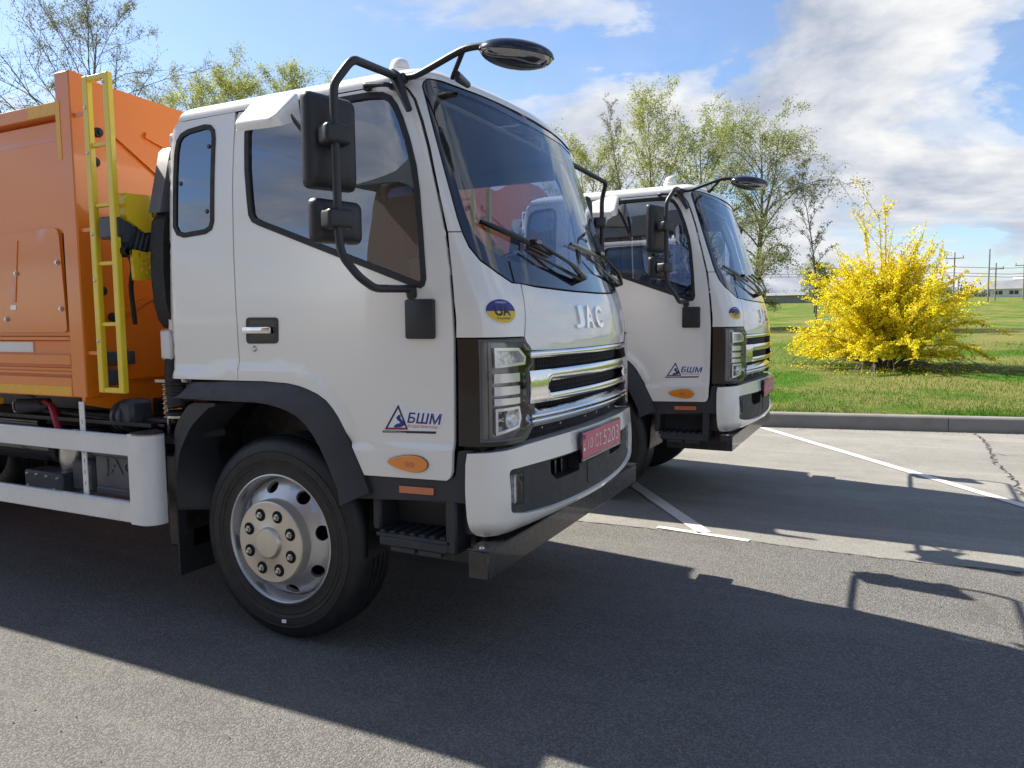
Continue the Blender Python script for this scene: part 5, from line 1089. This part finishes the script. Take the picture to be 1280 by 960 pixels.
# ---------------------------------------------------------------- forsythia
def forsythia(base, W_, H_):
    r = np.random.default_rng(11); base = np.array(base, float); root = bpy.data.objects.new('forsythia_bush', None); COL.objects.link(root); root.location = base
    tag(root, 'bright yellow flowering bush standing on the lawn beyond the kerb', 'bush')
    b = MB(); tips = []; right = np.array([.905, .425, 0]); depth = np.array([-.425, .905, 0])
    def axis(p, d, L_, k, wob, dr):
        P = [p]; d = d / np.linalg.norm(d)
        for i in range(k): d = d + r.normal(0, wob, 3) - np.array([0, 0, dr * i / k]); d /= np.linalg.norm(d); P.append(P[-1] + d * L_ / k)
        return np.array(P)
    spec = []
    for i in range(150):
        a = r.uniform(0, 2 * math.pi); tl = min(1.22, abs(r.normal(0, .74)) + .05); h = math.cos(tl); x = math.sin(tl) * math.cos(a); y = math.sin(tl) * math.sin(a)
        L_ = (H_ * .80 * h + W_ * .46 * (1 - h)) * r.uniform(.62, .95); spec.append((x, y, h, L_, .10 + .30 * tl))
    spec += [(-.05, 0, 1.0, H_ * .97, .02), (-.03, .1, 1, H_ * 1.01, .0), (-.10, .1, 1, H_ * .88, .0), (.16, 0, 1, H_ * .84, .04), (.36, .1, 1.0, H_ * .84, .05), (.84, .05, .72, W_ * .58, .0), (.90, -.05, .70, W_ * .62, -.05), (-.80, 0, .5, W_ * .48, .12)]
    for x, y, h, L_, dr in spec:
        p = right * x * .16 + depth * y * .16 + [0, 0, -.05]; d = right * x + depth * y * .9 + np.array([0, 0, h + .15]); P = axis(p, d, L_, 9, .055 if L_ < H_ * .8 else .022, dr); b.tube(P, list(np.linspace(.014, .004, 10)), n=5, cap=False)
        for j in range(10):
            g = .22 + .75 * r.random(); k = g * 9; j0 = min(int(k), 8); p2 = P[j0] + (P[j0 + 1] - P[j0]) * (k - j0); d2 = P[j0 + 1] - P[j0]; d2 = d2 / np.linalg.norm(d2) + r.normal(0, .42, 3); P2 = axis(p2, d2, L_ * r.uniform(.12, .34), 5, .09, .1); b.tube(P2, list(np.linspace(.006, .002, 6)), n=3, cap=False); tips.append((P2, 1.0 if L_ < H_ * .8 else .6))
        tips.append((P[2:], 1.5 if L_ < H_ * .8 else .8))
    b.build('stems', BARK, root, angle=80); C_ = []
    for P, w in tips:
        L_ = np.linalg.norm(np.diff(P, axis=0), axis=1).sum(); c = int(L_ * 260 * w); k = r.random(c) * (len(P) - 1); j = np.minimum(k.astype(int), len(P) - 2); q = P[j] + (P[j + 1] - P[j]) * (k - j)[:, None] + r.normal(0, .028, (c, 3)); C_.append(q[q[:, 2] > .22])
    C_ = np.concatenate(C_); C_ = C_[r.random(len(C_)) < 110000 / len(C_)]
    ym = [leafmat('forsythia_yellow', (.90, .70, .012), .38), leafmat('forsythia_light', (.93, .79, .05), .40), leafmat('forsythia_deep', (.76, .48, .01), .36)]
    leaves('blossom', C_, .044, ym, 5, aspect=.7, parent=root, wts=[.55, .3, .15])
    k = 800; a_ = r.uniform(0, 6.28, k); q = base + np.stack([np.cos(a_), np.sin(a_), 0 * a_], 1) * (2.0 * r.random(k) ** .6)[:, None]; q[:, 2] = lz(q[:, 0], q[:, 1]) + .03
    fp_ = leaves('fallen_petals', q, .035, ym, 8, aspect=.7); tag(fp_, kind='stuff')
forsythia((2.61, 15.80, Z(2.61, 15.80)), 4.15, 3.55)
# ---------------------------------------------------------------- far buildings, poles, wires
WB = pm('whitewashed_wall', (.62, .62, .60), .85, var=.08, vscale=.3); RB = pm('grey_roof_sheet', (.20, .21, .22), .7, var=.1, vscale=.4); WN = pm('dark_window', (.03, .035, .045), .2); POLE = pm('pole_concrete', (.20, .195, .18), .9, var=.1)
def bld(name, label, cat, c, w, d, h, rf, rz, wins, wall=WB, rcol=RB):
    root = bpy.data.objects.new(name, None); COL.objects.link(root); root.location = c; root.rotation_euler = (0, 0, rz); tag(root, label, cat)
    b = MB(); b.box((-w / 2, -d / 2, -.5), (w / 2, d / 2, h)); b.build('wall', wall, root)
    b = MB(); b.prism([(-d / 2 - .4, h), (d / 2 + .4, h), (0, h + rf)], 'X', -w / 2 - .5, w / 2 + .5); b.build('roof', rcol, root)
    for i in range(wins):
        x = -w / 2 + w * (i + .5) / wins; b = MB(); b.box((x - w / wins * .28, -d / 2 - .06, h * .35), (x + w / wins * .28, -d / 2 + .02, h * .78)); o = b.build('window', WN, root)
        b = MB(); b.box((x - .06, -d / 2 - .10, h * .35), (x + .06, -d / 2 - .05, h * .78)); b.build('mullion', wall, o)
    return root

bld('farm_building', 'white farm building with a grey steep roof at the right edge of the photograph', 'building', (25.6, 170.5, 4.9), 7.6, 6, 1.6, 1.7, math.radians(-8), 3)
bld('farm_building', 'flat-roofed white block rising behind the grey steep roof', 'building', (29.2, 176, 4.9), 5.2, 5, 3.6, .5, math.radians(-8), 1, rcol=WB)
bld('storage_shed', 'long low grey shed beyond the lawn, between the second truck and the yellow bush', 'shed', (-9.5, 124, 3.6), 17, 6, 1.3, .5, math.radians(0), 0, wall=pm('grey_wall', (.22, .22, .23), .9, var=.1, vscale=.3))
def pole(c, h, label, arm=0):
    b = MB(); b.tube([(0, 0, -.3), (0, 0, h)], [.10, .07], n=8)
    root = bpy.data.objects.new('utility_pole', None); COL.objects.link(root); root.location = c; tag(root, label, 'pole', 'utility poles beyond the lawn'); b.build('mast', POLE, root)
    if arm: b = MB(); b.box((-arm, -.08, h - .85), (arm, .06, h - .75)); [b.tube([(x, 0, h - .72), (x, 0, h - .45)], .06, n=6) for x in (-arm * .9, 0, arm * .9)]; b.build('cross_arm', POLE, root)
    return root
pole((11.3, 115, 3.4), 6.6, 'pole with a cross arm behind the top right of the yellow bush', 1.1)
pole((14.2, 105, 3.1), 6.4, 'tallest pole left of the white farm building')
pole((16.3, 117, 3.5), 5.0, 'concrete pole in front of the white farm building', .9)
pole((20.6, 125, 3.7), 5.6, 'pole with a cross arm nearest the right edge', 1.1)
pole((12.9, 128, 3.8), 3.4, 'short grey pole between the yellow bush and the farm building')
for z in (6.9, 7.3, 8.1):
    b = MB(); b.tube([(-60, 118, z + 2), (-20, 117, z + .9), (11.3, 116, z), (18, 118, z - .3), (30, 120, z), (70, 125, z + .6)], .03, n=4); tag(b.build('overhead_wire', CHASSIS, None), 'overhead wire strung between the distant poles, %s' % {6.9: 'lowest of three', 7.3: 'middle of three', 8.1: 'highest of three'}[z], 'wire', 'overhead wires')
r_ = np.random.default_rng(3); P = []
for i in range(900):
    x = r_.uniform(-130, 160); y = 205 + r_.uniform(-6, 20) ; hh = 2.2 + 1.5 * math.sin(x * .13) + 1.0 * math.sin(x * .41 + 1); n_ = 40; q = r_.normal(0, 1, (n_, 3)) * [1.8, 1.2, .8] + [x, y, 5.2 + abs(hh) * r_.uniform(.1, .9)]; P.append(q)
tl = leaves('distant_wood', np.concatenate(P), .7, [leafmat('far_wood', (.10, .105, .085), .2), leafmat('far_wood_green', (.12, .15, .07), .2)], 9); tag(tl, kind='stuff')

# warehouse behind the camera, seen mirrored in the side windows and the paint
TAN = pm('tan_rendered_wall', (.42, .29, .20), .9, var=.05, vscale=.5)
bld('warehouse', 'tan rendered warehouse behind the photographer, mirrored in the cab windows', 'warehouse', (-.4, -25.5, 0), 26, 17, 6.4, 2.6, math.radians(90), 0, wall=TAN)
